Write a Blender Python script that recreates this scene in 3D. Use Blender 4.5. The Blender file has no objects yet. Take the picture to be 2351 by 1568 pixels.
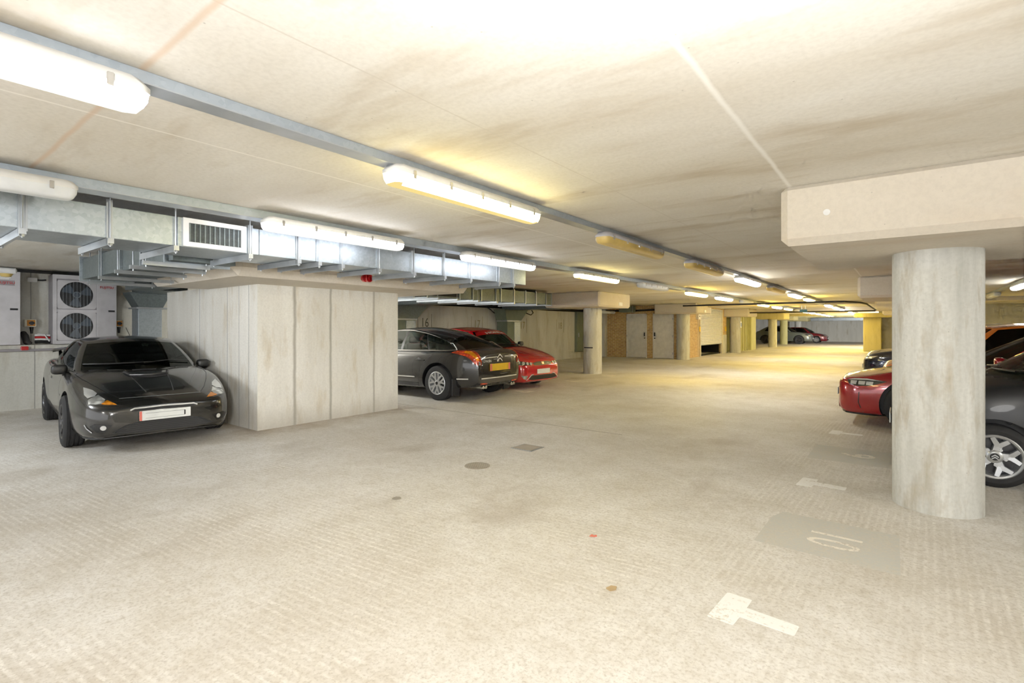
import bpy, bmesh, math, random
import numpy as np
from mathutils import Vector, Matrix, geometry
from mathutils.bvhtree import BVHTree
random.seed(7)
C = bpy.context.scene.collection
PI = math.pi
WORLD = {}                                   # world position of each object's origin (unrotated things)

# ------------------------------------------------------------------ materials
def lin(r, g, b):
    f = lambda c: (c/255)/12.92 if c/255 <= .04045 else ((c/255+.055)/1.055)**2.4
    return (f(r), f(g), f(b), 1)

class NT:
    def __init__(s, name):
        s.m = bpy.data.materials.new(name); s.m.use_nodes = True
        s.t = s.m.node_tree; s.t.nodes.clear(); s.out = s.n('ShaderNodeOutputMaterial')
    def n(s, typ, **kw):
        nd = s.t.nodes.new(typ)
        for k, v in kw.items():
            if k in nd.inputs: nd.inputs[k].default_value = v
            else: setattr(nd, k, v)
        return nd
    def l(s, a, b): s.t.links.new(a, b)
    def pos(s): return s.n('ShaderNodeNewGeometry').outputs['Position']
    def objc(s): return s.n('ShaderNodeTexCoord').outputs['Object']
    def noise(s, vec, scale, detail=4, rough=.55, stretch=None, dist=0):
        if stretch:
            mp = s.n('ShaderNodeMapping'); mp.inputs['Scale'].default_value = stretch; s.l(vec, mp.inputs[0]); vec = mp.outputs[0]
        nd = s.n('ShaderNodeTexNoise'); nd.inputs['Scale'].default_value = scale; nd.inputs['Detail'].default_value = detail
        nd.inputs['Roughness'].default_value = rough; nd.inputs['Distortion'].default_value = dist
        s.l(vec, nd.inputs['Vector']); return nd.outputs['Fac']
    def ramp(s, fac, a, b, ca=(0,0,0,1), cb=(1,1,1,1)):
        r = s.n('ShaderNodeValToRGB'); e = r.color_ramp.elements
        e[0].position = a; e[0].color = ca; e[1].position = b; e[1].color = cb
        s.l(fac, r.inputs[0]); return r.outputs[0]
    def mix(s, fac, a, b, mode='MIX'):
        m = s.n('ShaderNodeMix', data_type='RGBA', blend_type=mode)
        for inp, v in ((m.inputs[0], fac), (m.inputs[6], a), (m.inputs[7], b)):
            if hasattr(v, 'links'): s.l(v, inp)
            else: inp.default_value = v
        return m.outputs[2]
    def math(s, op, a, b=0.0, c=None):
        m = s.n('ShaderNodeMath', operation=op)
        for i, v in enumerate((a, b, c)):
            if v is None: continue
            if hasattr(v, 'links'): s.l(v, m.inputs[i])
            else: m.inputs[i].default_value = v
        return m.outputs[0]
    def xyz(s, vec):
        x = s.n('ShaderNodeSeparateXYZ'); s.l(vec, x.inputs[0]); return x.outputs
    def bsdf(s, col, rough=.6, metal=0, coat=0, bump=None, bs=.2, spec=.5, bd=.01):
        p = s.n('ShaderNodeBsdfPrincipled')
        for inp, v in ((p.inputs['Base Color'], col), (p.inputs['Roughness'], rough), (p.inputs['Metallic'], metal)):
            if hasattr(v, 'links'): s.l(v, inp)
            else: inp.default_value = v
        p.inputs['Coat Weight'].default_value = coat; p.inputs['Coat Roughness'].default_value = .04
        p.inputs['Specular IOR Level'].default_value = spec
        if bump is not None:
            b = s.n('ShaderNodeBump'); b.inputs['Strength'].default_value = bs; b.inputs['Distance'].default_value = bd
            s.l(bump, b.inputs['Height']); s.l(b.outputs[0], p.inputs['Normal'])
        s.l(p.outputs[0], s.out.inputs[0]); return s.m

def plain(name, col, rough=.5, metal=0, coat=0, var=.06, spec=.5):
    t = NT(name); f = t.noise(t.objc(), 6, 3)
    c2 = tuple(min(1, c*(1-var*3)) for c in col[:3])+(1,)
    return t.bsdf(t.mix(t.ramp(f, .35, .75), col, c2), rough, metal, coat, spec=spec)

def paint(name, col, rough=.28, coat=1.0, metal=.25, dust=None):
    t = NT(name); f = t.noise(t.objc(), 900, 1)
    c = t.mix(t.ramp(f, .45, .7), col, tuple(min(1, x*1.5+.006) for x in col[:3])+(1,))
    if dust:
        d = t.noise(t.objc(), 2.2, 5); z = t.xyz(t.objc())[2]
        low = t.ramp(z, .15, .75, (1,1,1,1), (.25,.25,.25,1))
        c = t.mix(t.math('MULTIPLY', t.math('MULTIPLY', t.ramp(d, .35, .8), low), dust[1]), c, dust[0])
    return t.bsdf(c, rough, metal, coat)

def glass(name, tint=(.45,.52,.48,1), refl=.35, k=.7):
    t = NT(name); tr = t.n('ShaderNodeBsdfTransparent'); tr.inputs[0].default_value = tint
    gl = t.n('ShaderNodeBsdfGlossy'); gl.inputs['Roughness'].default_value = .03; gl.inputs[0].default_value = (.95,1,.97,1)
    lw = t.n('ShaderNodeLayerWeight'); lw.inputs[0].default_value = refl
    f = t.math('ADD', t.math('MULTIPLY', lw.outputs['Fresnel'], k), .02)
    mx = t.n('ShaderNodeMixShader'); t.l(f, mx.inputs[0]); t.l(tr.outputs[0], mx.inputs[1]); t.l(gl.outputs[0], mx.inputs[2])
    t.l(mx.outputs[0], t.out.inputs[0]); return t.m

def emit(name, col, power):
    t = NT(name); e = t.n('ShaderNodeEmission'); e.inputs[0].default_value = col; e.inputs[1].default_value = power
    t.l(e.outputs[0], t.out.inputs[0]); t.m.cycles.emission_sampling = 'FRONT'; return t.m

def lens(name, col, glow=0.0):
    t = NT(name); v = t.n('ShaderNodeTexVoronoi'); v.inputs['Scale'].default_value = 14; t.l(t.objc(), v.inputs['Vector'])
    c = t.mix(t.ramp(v.outputs['Distance'], .1, .6), col, tuple(x*.35 for x in col[:3])+(1,))
    m = t.bsdf(c, .08, .35, 1.0)
    if glow:
        p = [n for n in t.t.nodes if n.type == 'BSDF_PRINCIPLED'][0]
        t.l(c, p.inputs['Emission Color']); p.inputs['Emission Strength'].default_value = glow
    return m

def concrete(name, light, dark, stain, scale=1.0, streak=True, joints=None, stain_amt=.6, horiz=False, topstain=False):
    """cast concrete: blotches, run marks, small holes; joints = list of (axis, position, width, colour)"""
    t = NT(name); p = t.pos()
    st = (1.6,1.6,.16) if streak else ((.35,1,1) if horiz else (1,1,1))
    a = t.noise(p, 1.1*scale, 5, .62, st)
    b = t.noise(p, 4.5*scale, 4, .62, (1,1,.25) if streak else ((.3,1,1) if horiz else (1,1,1)))
    f = t.noise(p, 38, 2, .6)
    c = t.mix(t.ramp(a, .32, .68), light, dark)
    c = t.mix(t.math('MULTIPLY', t.ramp(b, .52, .74), stain_amt), c, stain)
    c = t.mix(t.math('MULTIPLY', t.ramp(f, .38, .75), .22), c, tuple(x*.62 for x in dark[:3])+(1,))
    v = t.n('ShaderNodeTexVoronoi'); v.inputs['Scale'].default_value = 9; t.l(p, v.inputs['Vector'])
    c = t.mix(t.ramp(v.outputs['Distance'], .02, .05, (.55,.55,.55,1), (0,0,0,1)), c, tuple(x*.4 for x in dark[:3])+(1,))
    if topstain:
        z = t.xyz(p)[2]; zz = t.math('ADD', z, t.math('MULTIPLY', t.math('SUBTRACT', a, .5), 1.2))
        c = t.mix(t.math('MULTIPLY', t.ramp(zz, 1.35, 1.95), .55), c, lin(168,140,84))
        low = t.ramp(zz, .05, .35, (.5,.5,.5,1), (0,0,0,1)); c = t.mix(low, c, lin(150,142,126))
    for ax, at, w, jc in joints or []:
        co = t.xyz(p)[ax]; wob = t.math('MULTIPLY', t.math('SUBTRACT', t.noise(p, 3, 3), .5), w*1.2)
        d = t.math('ABSOLUTE', t.math('ADD', t.math('SUBTRACT', co, at), wob))
        c = t.mix(t.ramp(d, w*.25, w, (.75,.75,.75,1), (0,0,0,1)), c, jc)
    return t.bsdf(c, .85, spec=.3)

def floor_mat():
    t = NT('tamped_concrete_floor'); p = t.pos(); X = t.xyz(p)
    big = t.noise(p, .42, 4, .6); mid = t.noise(p, 2.3, 6, .65); fine = t.noise(p, 55, 3, .7)
    grit = t.noise(p, 16, 5, .7)
    c = t.mix(t.ramp(mid, .28, .74), lin(206,201,191), lin(234,232,228))
    c = t.mix(t.math('MULTIPLY', t.ramp(grit, .45, .68), .45), c, lin(176,166,148))
    c = t.mix(t.math('MULTIPLY', t.ramp(big, .46, .70), .55), c, lin(180,168,148))
    def ribs(axis):
        w = t.n('ShaderNodeTexWave', wave_type='BANDS', bands_direction=axis, wave_profile='SIN')
        w.inputs['Scale'].default_value = 6.6; w.inputs['Distortion'].default_value = 1.6; w.inputs['Detail'].default_value = 3
        w.inputs['Detail Scale'].default_value = 1.2
        r = t.n('ShaderNodeMapping'); r.inputs['Rotation'].default_value = (0,0,math.radians(-6.5 if axis == 'Y' else 2)); t.l(p, r.inputs[0]); t.l(r.outputs[0], w.inputs['Vector'])
        st = t.noise(r.outputs[0], 1.0, 3, .6, (1.6,24,1) if axis == 'Y' else (24,1.6,1))
        return t.math('ADD', t.math('MULTIPLY', w.outputs['Fac'], .5), t.math('MULTIPLY', st, .75))
    side = t.math('GREATER_THAN', X[0], -1.05)
    rb = t.mix(side, ribs('Y'), ribs('X'))
    patchy = t.math('MULTIPLY', t.ramp(t.noise(p, .8, 4, .6), .38, .6), t.ramp(t.noise(p, 22, 3), .35, .6))
    c = t.mix(t.math('MULTIPLY', t.math('MULTIPLY', t.ramp(rb, .62, .88), patchy), .58), c, lin(244,241,234))
    c = t.mix(t.math('MULTIPLY', t.ramp(fine, .48, .70), .55), c, lin(150,138,120))
    sp = t.n('ShaderNodeTexVoronoi'); sp.inputs['Scale'].default_value = 26; t.l(p, sp.inputs['Vector'])
    c = t.mix(t.ramp(sp.outputs['Distance'], .05, .1, (.5,.5,.5,1), (0,0,0,1)), c, lin(240,228,205))
    oil = t.noise(p, .9, 4, .6, (1.0,.6,1))
    c = t.mix(t.math('MULTIPLY', t.ramp(oil, .56, .74), .5), c, lin(140,124,100))
    # damp brown staining round the foot of the pier, slab joints across the aisle
    for y0 in (14.6, 6.35):
        d = t.math('ABSOLUTE', t.math('ADD', t.math('SUBTRACT', X[1], y0), t.math('MULTIPLY', X[0], -.02 if y0 > 8 else 0)))
        lim = t.math('LESS_THAN', X[0], -3.0)
        c = t.mix(t.math('MULTIPLY', t.ramp(d, .006, .02, (.6,.6,.6,1), (0,0,0,1)), lim if y0 < 8 else 1.0), c, lin(105,92,70))
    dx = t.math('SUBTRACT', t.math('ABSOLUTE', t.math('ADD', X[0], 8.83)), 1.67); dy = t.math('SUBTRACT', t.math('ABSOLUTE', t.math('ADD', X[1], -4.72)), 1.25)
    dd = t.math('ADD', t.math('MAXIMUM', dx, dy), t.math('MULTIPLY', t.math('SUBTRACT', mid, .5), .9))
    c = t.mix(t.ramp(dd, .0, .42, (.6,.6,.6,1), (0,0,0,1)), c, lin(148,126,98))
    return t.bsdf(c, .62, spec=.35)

def brick(name, axis):
    t = NT(name); X = t.xyz(t.pos()); cb = t.n('ShaderNodeCombineXYZ')
    t.l(X[0 if axis == 'x' else 1], cb.inputs[0]); t.l(X[2], cb.inputs[1])
    b = t.n('ShaderNodeTexBrick'); t.l(cb.outputs[0], b.inputs['Vector'])
    b.inputs['Scale'].default_value = 1; b.inputs['Brick Width'].default_value = .225; b.inputs['Row Height'].default_value = .075
    b.inputs['Mortar Size'].default_value = .009; b.inputs['Color1'].default_value = lin(206,168,108); b.inputs['Color2'].default_value = lin(182,142,88)
    b.inputs['Mortar'].default_value = lin(224,204,160); b.inputs['Bias'].default_value = -.2
    c = t.mix(t.math('MULTIPLY', t.ramp(t.noise(t.pos(), 9, 4), .4, .7), .35), b.outputs['Color'], lin(120,78,40))
    return t.bsdf(c, .85)

def galv(name, c1=(186,196,204), c2=(128,140,150), rough=.38):
    t = NT(name); v = t.n('ShaderNodeTexVoronoi', feature='F1'); v.inputs['Scale'].default_value = 38; t.l(t.pos(), v.inputs['Vector'])
    n = t.noise(t.pos(), 2, 3)
    c = t.mix(t.math('MULTIPLY', v.outputs['Color'], .5), lin(*c1), lin(*c2)); c = t.mix(t.math('MULTIPLY', n, .35), c, lin(*c2))
    return t.bsdf(c, rough, .65)

M = dict(
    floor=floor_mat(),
    ceiling=concrete('ceiling_concrete', lin(228,226,220), lin(202,194,178), lin(168,150,120), .6, False,
        [(0,-.66,.02,lin(240,238,232)), (0,-3.15,.012,lin(240,236,228)), (0,-1.75,.006,lin(190,182,168)), (1,.72,.02,lin(205,180,155)), (1,4.9,.01,lin(180,168,145)), (1,9.6,.01,lin(180,165,140)), (1,13.2,.012,lin(170,155,130))], .65, True),
    wall=concrete('wall_concrete', lin(214,213,204), lin(186,185,175), lin(150,138,110), .8, True, [(1,2.0,.012,lin(120,120,114)), (1,7.5,.01,lin(130,126,112)), (1,10.0,.01,lin(130,126,112)), (1,15.0,.01,lin(130,126,112))], .55),
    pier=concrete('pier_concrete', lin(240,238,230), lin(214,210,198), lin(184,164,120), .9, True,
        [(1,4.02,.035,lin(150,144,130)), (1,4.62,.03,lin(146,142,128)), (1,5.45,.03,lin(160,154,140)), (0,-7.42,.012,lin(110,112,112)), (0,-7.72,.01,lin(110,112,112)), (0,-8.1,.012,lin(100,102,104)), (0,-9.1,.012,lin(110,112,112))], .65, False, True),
    column=concrete('column_concrete', lin(226,226,220), lin(176,176,168), lin(160,146,118), 2.0, True, None, .75),
    cap=concrete('cap_concrete', lin(220,211,196), lin(202,193,178), lin(194,174,150), .7, False, None, .45, True),
    enclosure=concrete('enclosure_render', lin(206,204,150), lin(184,182,128), lin(136,132,90), 1.2, True, None, .5),
    yellow=concrete('warm_lit_concrete', lin(222,212,156), lin(206,194,136), lin(160,148,100), 1.2, True, None, .4),  # warm lamp light put into the concrete colour
    brickx=brick('yellow_stock_brick', 'x'), bricky=brick('yellow_stock_brick_return', 'y'),
    galv=galv('galvanised_steel'), galvd=galv('dull_galvanised_steel', (120,130,132), (76,84,86), .45),
    steel=plain('zinc_channel', lin(172,178,184), .35, .6), trunk=galv('trunking_steel', (176,186,196), (140,152,164), .45),
    white=plain('white_plastic', lin(232,232,230), .4), offwhite=plain('door_paint', lin(232,229,221), .5),
    grille=plain('white_enamel', lin(238,239,240), .35), dark=plain('dark_void', lin(30,30,32), .7), black=plain('black_plastic', lin(16,16,17), .4),
    rubber=plain('tyre_rubber', lin(38,38,39), .75, spec=.3), lagging=plain('black_pipe_lagging', lin(34,32,30), .8), interior=plain('cabin_trim', lin(26,26,27), .8),
    alloy=plain('silver_alloy', lin(200,203,206), .3, .7), alloydk=plain('dark_alloy', lin(70,70,72), .3, .7), chrome=plain('chrome', lin(225,226,228), .12, 1.0, var=.01),
    ac=plain('grey_beige_enamel', lin(196,194,198), .45), acside=plain('grey_enamel_side', lin(150,146,150), .5), acin=plain('fan_well', lin(24,26,30), .5), fan=plain('fan_blade', lin(70,80,92), .3),
    red=plain('alarm_red', lin(190,18,24), .35, coat=.4), orange=plain('warning_orange', lin(224,140,30), .5), cream=plain('cream_plastic', lin(226,218,196), .45),
    paintw=None, patch=None, glassd=glass('tinted_car_glass', (.10,.12,.10,1), .25, .45), glassm=glass('clear_car_glass', (.52,.62,.55,1), .35), glassk=glass('smoked_car_glass', (.05,.055,.05,1), .3),
    plate_w=plain('white_number_plate', lin(240,243,240), .35), plate_y=plain('yellow_number_plate', lin(232,186,24), .4), pinkred=plain('plate_edge', lin(226,108,92), .4),
    lampclear=lens('headlamp_lens', lin(225,228,225)), lampwhite=plain('headlamp_reflector', lin(240,242,242), .1, .6), lampdark=plain('headlamp_dark', lin(60,60,58), .15, .3, 1), lampor=lens('indicator_lens', lin(255,150,10), .25), lampred=lens('tail_lamp_lens', lin(235,70,30), .12),
    text_red=plain('badge_red', lin(190,50,50), .4), text_dark=plain('stencil_paint', lin(92,92,84), .8), text_white=plain('white_vinyl', lin(244,240,240), .5), text_faint=plain('faded_stencil_paint', lin(150,142,112), .8),
    yellowsign=plain('yellow_sign', lin(240,196,40), .5), bluesign=plain('blue_sign', lin(60,120,200), .5), leaf=plain('dry_leaf_brown', lin(176,150,108), .8), green=plain('grey_green_paint', lin(112,122,104), .6), grid=plain('floor_drain_iron', lin(150,143,130), .7), trim=plain('bright_trim', lin(232,232,228), .25, .25),
    cover=plain('inspection_cover_steel', lin(176,166,150), .7, .0), seat=plain('seat_fabric', lin(44,44,46), .85), spark=plain('seat_fabric_pale', lin(84,96,90), .85),
)
def paint_on_floor(name, col, under, lo, hi):
    t = NT(name); p = t.pos(); m = t.ramp(t.math('ADD', t.math('MULTIPLY', t.noise(p, 34, 4, .7), .7), t.math('MULTIPLY', t.noise(p, 5, 3), .3)), lo, hi)
    f = t.ramp(t.noise(p, 55, 4, .7), .5, .72)
    u = t.mix(t.math('MULTIPLY', f, .42), under, lin(150,136,116))
    return t.bsdf(t.mix(m, col, u), .7, spec=.3)
M['paintw'] = paint_on_floor('worn_white_road_paint', lin(250,249,246), lin(206,198,182), .54, .66)
M['paintf'] = paint_on_floor('faded_white_road_paint', lin(240,234,222), lin(190,183,170), .50, .60)
M['patch'] = paint_on_floor('blacked_out_patch', lin(196,196,190), lin(208,201,187), .42, .66)

# ------------------------------------------------------------------ mesh builder
class MB:
    def __init__(s): s.v = []; s.f = []; s.mi = []
    def add(s, vs, fs, mi=0):
        o = len(s.v); s.v += [tuple(v) for v in vs]; s.f += [tuple(i+o for i in f) for f in fs]; s.mi += [mi]*len(fs); return s
    def bm(s, b, mi=0):
        b.verts.index_update(); return s.add([v.co[:] for v in b.verts], [[v.index for v in f.verts] for f in b.faces], mi)
    def box(s, x0, x1, y0, y1, z0, z1, bev=0, seg=1, mi=0):
        vs = [(x,y,z) for x in (x0,x1) for y in (y0,y1) for z in (z0,z1)]
        fs = [(0,1,3,2),(4,6,7,5),(0,4,5,1),(2,3,7,6),(0,2,6,4),(1,5,7,3)]
        if not bev: return s.add(vs, fs, mi)
        b = bmesh.new(); bv = [b.verts.new(v) for v in vs]
        for f in fs: b.faces.new([bv[i] for i in f])
        bmesh.ops.bevel(b, geom=b.edges[:]+b.verts[:], offset=bev, segments=seg, affect='EDGES', profile=.5)
        s.bm(b, mi); b.free(); return s
    def cyl(s, p, q, r, n=12, r2=None, mi=0, caps=True):
        p = Vector(p); q = Vector(q); d = (q-p).normalized(); u = d.orthogonal().normalized(); w = d.cross(u); r2 = r if r2 is None else r2
        vs = [p+(u*math.cos(a)+w*math.sin(a))*r for a in [2*PI*i/n for i in range(n)]]+[q+(u*math.cos(a)+w*math.sin(a))*r2 for a in [2*PI*i/n for i in range(n)]]
        fs = [(i,(i+1)%n,n+(i+1)%n,n+i) for i in range(n)]
        if caps: fs += [tuple(range(n-1,-1,-1)), tuple(range(n,2*n))]
        return s.add(vs, fs, mi)
    def tube(s, pts, r, n=8, mi=0):
        pts = [Vector(p) for p in pts]; vs = []; fs = []; up = None
        for i, p in enumerate(pts):
            d = (pts[min(i+1,len(pts)-1)]-pts[max(i-1,0)]).normalized()
            up = d.orthogonal().normalized() if up is None else (up-d*up.dot(d)).normalized()
            w = d.cross(up); vs += [p+(up*math.cos(2*PI*k/n)+w*math.sin(2*PI*k/n))*r for k in range(n)]
        for i in range(len(pts)-1): fs += [(i*n+k, i*n+(k+1)%n, (i+1)*n+(k+1)%n, (i+1)*n+k) for k in range(n)]
        fs += [tuple(range(n-1,-1,-1)), tuple(range((len(pts)-1)*n, len(pts)*n))]
        return s.add(vs, fs, mi)
    def prism(s, poly, axis, a, b, mi=0):
        def P(u, v, w): return {'x':(w,u,v), 'y':(u,w,v), 'z':(u,v,w)}[axis]
        n = len(poly); vs = [P(u,v,a) for u,v in poly]+[P(u,v,b) for u,v in poly]
        fs = [(i,(i+1)%n,n+(i+1)%n,n+i) for i in range(n)]+[tuple(range(n-1,-1,-1)), tuple(range(n,2*n))]
        return s.add(vs, fs, mi)
    def lathe(s, prof, axis='z', c=(0,0,0), n=32, mi=0, closed=False):
        vs = []; m = len(prof)
        for k in range(n):
            a = 2*PI*k/n; ca, sa = math.cos(a), math.sin(a)
            for r, h in prof:
                q = {'z':(r*ca,r*sa,h), 'y':(r*ca,h,r*sa), 'x':(h,r*ca,r*sa)}[axis]; vs.append((q[0]+c[0],q[1]+c[1],q[2]+c[2]))
        fs = [(k*m+i, ((k+1)%n)*m+i, ((k+1)%n)*m+i+1, k*m+i+1) for k in range(n) for i in range(m-1)]
        if closed: fs += [(k*m+m-1, ((k+1)%n)*m+m-1, ((k+1)%n)*m, k*m) for k in range(n)]
        return s.add(vs, fs, mi)
    def build(s, name, mats, parent=None, local=False, smooth=35, fixn=True):
        """one mesh object; vertices are given in world space unless local"""
        me = bpy.data.meshes.new(name); mats = mats if isinstance(mats, (list, tuple)) else [mats]
        if parent is not None: off = Vector((0,0,0)) if local else WORLD[parent.name]
        elif local: off = Vector((0,0,0))
        else:
            A = np.array(s.v); lo, hi = A.min(0), A.max(0); off = Vector(((lo[0]+hi[0])/2, (lo[1]+hi[1])/2, lo[2]))
        me.from_pydata([tuple(Vector(v)-off) for v in s.v], [], s.f)
        for m in mats: me.materials.append(m)
        me.polygons.foreach_set('material_index', s.mi)
        if fixn:
            b = bmesh.new(); b.from_mesh(me); bmesh.ops.recalc_face_normals(b, faces=b.faces[:]); b.to_mesh(me); b.free()
        if smooth:
            me.polygons.foreach_set('use_smooth', [True]*len(me.polygons)); me.set_sharp_from_angle(angle=math.radians(smooth))
        o = bpy.data.objects.new(name, me); C.objects.link(o)
        if parent is not None: o.parent = parent; WORLD[o.name] = WORLD.get(parent.name, Vector()).copy()
        else: o.location = off; WORLD[o.name] = Vector(off)
        return o

def tag(o, label, cat, group=None, kind=None):
    o['label'] = label; o['category'] = cat
    if group: o['group'] = group
    if kind: o['kind'] = kind
    return o
def empty(name, loc, label=None, cat=None, group=None, kind=None, rz=0):
    o = bpy.data.objects.new(name, None); C.objects.link(o); o.location = loc; o.rotation_euler.z = rz; o.empty_display_size = .1
    WORLD[o.name] = Vector(loc)
    if label: tag(o, label, cat, group, kind)
    return o
def struct(o): o['kind'] = 'structure'; return o
def text_mb(body, size, depth=.002, bold=0.0, align='CENTER'):
    cu = bpy.data.curves.new('lettering', 'FONT'); cu.body = body; cu.size = size; cu.extrude = depth; cu.offset = bold; cu.align_x = align; cu.align_y = 'CENTER'
    cu.resolution_u = 4
    o = bpy.data.objects.new('lettering', cu); C.objects.link(o); dg = bpy.context.evaluated_depsgraph_get()
    me = bpy.data.meshes.new_from_object(o.evaluated_get(dg)); m = MB(); m.add([v.co[:] for v in me.vertices], [tuple(p.vertices) for p in me.polygons])
    bpy.data.objects.remove(o); bpy.data.curves.remove(cu); bpy.data.meshes.remove(me); return m
def xf(m, mat):
    m.v = [tuple(mat @ Vector(v)) for v in m.v]; return m
# ------------------------------------------------------------------ the setting
H = 2.5
struct(MB().box(-14,7,-7,64,-.2,0).build('floor', M['floor'], smooth=0))
struct(MB().box(-14,7,-7,64,H,H+.25).build('ceiling', M['ceiling'], smooth=0))
struct(MB().box(-12.62,-12.3,-7,6.6,0,1.14).build('wall_left', M['wall'], smooth=0))
struct(MB().box(-13,-12.62,-7,6.6,0,H).build('wall_left_upper', M['wall'], smooth=0))
struct(MB().box(-13,-12.3,6.6,23.3,0,2.19).build('wall_left_bay', M['wall'], smooth=0))
struct(MB().box(-13.2,-12.7,6.6,23.3,2.19,H).build('recess_shade', M['dark'], smooth=0))  # near-black strip paints the shade in the gap above the wall
struct(MB().box(-13,7,61.5,62,0,H).build('wall_far', M['wall'], smooth=0))
struct(MB().box(-13.3,-13,23.3,62,0,H).build('wall_far_left', M['wall'], smooth=0))
struct(MB().box(2.2,7,31,31.3,0,H).build('wall_right_end', M['wall'], smooth=0))
struct(MB().box(-1.1,7,38,38.3,0,H).build('wall_right_far', M['wall'], smooth=0))
struct(MB().box(6.2,6.5,-7,38,0,H).build('wall_right', M['wall'], smooth=0))
pl = empty('wall_pilaster', (-1.4,37.8,0), 'yellow lit square pilaster with deep cap at the far end of the right-hand bays', 'pillar', kind='structure')
MB().box(-1.85,-.95,37.4,38.2,0,2.06,.03).build('shaft', M['yellow'], pl, smooth=0)
MB().box(-2.3,.5,37.0,38.3,2.06,2.32,.03).build('cap', M['yellow'], pl, smooth=0)
struct(MB().box(-8.6,7,23.5,23.9,2.36,H+.02).build('trim_2', M['cap'], smooth=0))
struct(MB().box(-8.6,7,31.9,32.5,2.33,H+.02).build('trim_3', M['cap'], smooth=0))
struct(MB().box(-13,7,44.6,45.2,2.33,H+.02).build('trim_4', M['yellow'], smooth=0))
struct(MB().box(-13,7,53.0,53.6,2.36,H+.02).build('trim_5', M['yellow'], smooth=0))
# concrete pier between the bays, with its overhanging slab cap
pier = empty('concrete_pier', (-8.8,4.7,0), 'broad boarded concrete pier with overhanging chamfered cap between the black coupe and the grey car', 'pier', kind='structure')
MB().box(-10.5,-7.165,3.47,5.97,0,2.08).build('shaft', M['pier'], pier, smooth=0)
MB().box(-8.9,-6.1,2.68,6.75,2.06,H+.02,.1).build('cap', M['cap'], pier, smooth=0)
def column(name, x, y, label, z=2.06, r=.29, hw=.95, hd=1.04, cy=0, mat='column', capm='cap'):
    t = empty(name, (x,y,0), label, 'column', 'round concrete columns', 'structure')
    MB().lathe([(0,0),(r,0),(r,z+.01),(0,z+.01)], c=(x,y,0), n=48).build('shaft', M[mat], t)
    MB().box(x-hw,x+hw,y-hd+cy,y+hd+cy,z,H+.02,.05).build('cap', M[capm], t, smooth=0)
    return t
column('concrete_column', .225, 5.37, 'massive round concrete column in front of the parked red car, nearest of all', cy=-.08)
for k, yy in enumerate((13.95,22.55,31.1)):
    column('concrete_column', .225, yy, ['second round column on the right, its cap showing past the nearest column', 'third round column on the right, hidden but for its cap edge', 'fourth round column on the right, only its cap edge showing'][k], cy=-.25)
for k, (xx, yy) in enumerate(((-7.79,14.35),(-7.86,22.98),(-7.6,31.0),(-7.6,41.7),(-8.0,48.6),(-8.2,57.6))):
    column('concrete_column', xx, yy, ['round column with a dark scuff standing beyond the left-hand red car', 'round column at the corner of the brick store beside the double doors', 'white round column beside the brick corner and yellow warning sign',
        'first of the free-standing far columns, before the grey car', 'second of the free-standing far columns, olive tinted', 'farthest round column, before the distant red car'][k], capm='cap' if k < 3 else 'yellow', mat=['column','column','column','column','enclosure','column'][k], cy=-.3 if k == 0 else 0)

# brick plant room with two doors, roller shutter on its return
struct(MB().box(-11.72,-10.66,23.1,23.3,0,H).box(-9.62,-9.32,23.1,23.3,0,H).box(-8.33,-8.0,23.1,23.3,0,H).box(-10.66,-9.62,23.1,23.3,2.11,H).box(-9.32,-8.33,23.1,23.3,2.11,H).build('wall_brick_front', M['brickx'], smooth=0))
struct(MB().box(-12.35,-11.72,22.86,23.3,0,H).build('wall_brick_pilaster', M['column'], smooth=0))
struct(MB().box(-8.16,-8.0,23.3,25.75,0,H).box(-8.16,-8.0,25.75,29.75,2.42,H).build('wall_brick_return', M['bricky'], smooth=0))
struct(MB().box(-8.16,-7.95,29.75,30.5,0,H).build('wall_brick_corner', M['bricky'], smooth=0))
struct(MB().box(-7.955,-7.94,29.75,30.5,0,1.05).build('trim_6', M['column'], smooth=0))
struct(MB().box(-11.7,-11.5,23.3,31,0,H).box(-11.5,-8.16,31,31.2,0,H).build('wall_plant_room', M['dark'], smooth=0))  # walls coloured near-black to paint the unlit interior
for n, (x0, x1, hx, side) in enumerate(((-10.66,-9.62,-9.72,'left'),(-9.32,-8.33,-9.22,'right'))):
    d = empty('door_%d' % (n+1), ((x0+x1)/2,23.1,0), 'pale flush store door with black pull handle, %s of the pair in the brick wall' % side, 'door', 'store doors', 'structure')
    MB().box(x0+.03,x1-.03,23.06,23.12,.02,2.08).build('leaf', M['offwhite'], d, smooth=0)
    MB().box(x0,x0+.04,23.05,23.2,0,2.12).box(x1-.04,x1,23.05,23.2,0,2.12).box(x0,x1,23.05,23.2,2.07,2.12).build('door_frame', M['offwhite'], d, smooth=0)
    MB().box(hx-.02,hx+.02,22.99,23.06,1.03,1.22,.008).build('handle', M['black'], d)
    MB().cyl((hx,23.07,.95),(hx,23.02,.95),.03,16).build('lock', M['black'], d)
    e = x0+.035 if n == 0 else x1-.035
    for z in (.25,1.05,1.85): MB().cyl((e,23.04,z-.05),(e,23.04,z+.05),.014,8).build('hinge', M['steel'], d)
d = empty('door_3', (-8.0,27.7,0), 'white slatted roller shutter part lowered over a dark opening', 'roller shutter', kind='structure')
sh = MB()
for k in range(24):
    z = .58+k*.078
    sh.prism([(-8.02,z),(-7.985,z+.012),(-7.975,z+.039),(-7.985,z+.066),(-8.02,z+.076)], 'y', 0, 1)
sh.v = [(v[0], 25.85+v[1]*3.8, v[2]) for v in sh.v]
sh.build('curtain', M['grille'], d, smooth=0)
MB().box(-8.05,-7.94,25.75,25.85,0,2.45).build('guide_rail', M['cream'], d, smooth=0)
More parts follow.
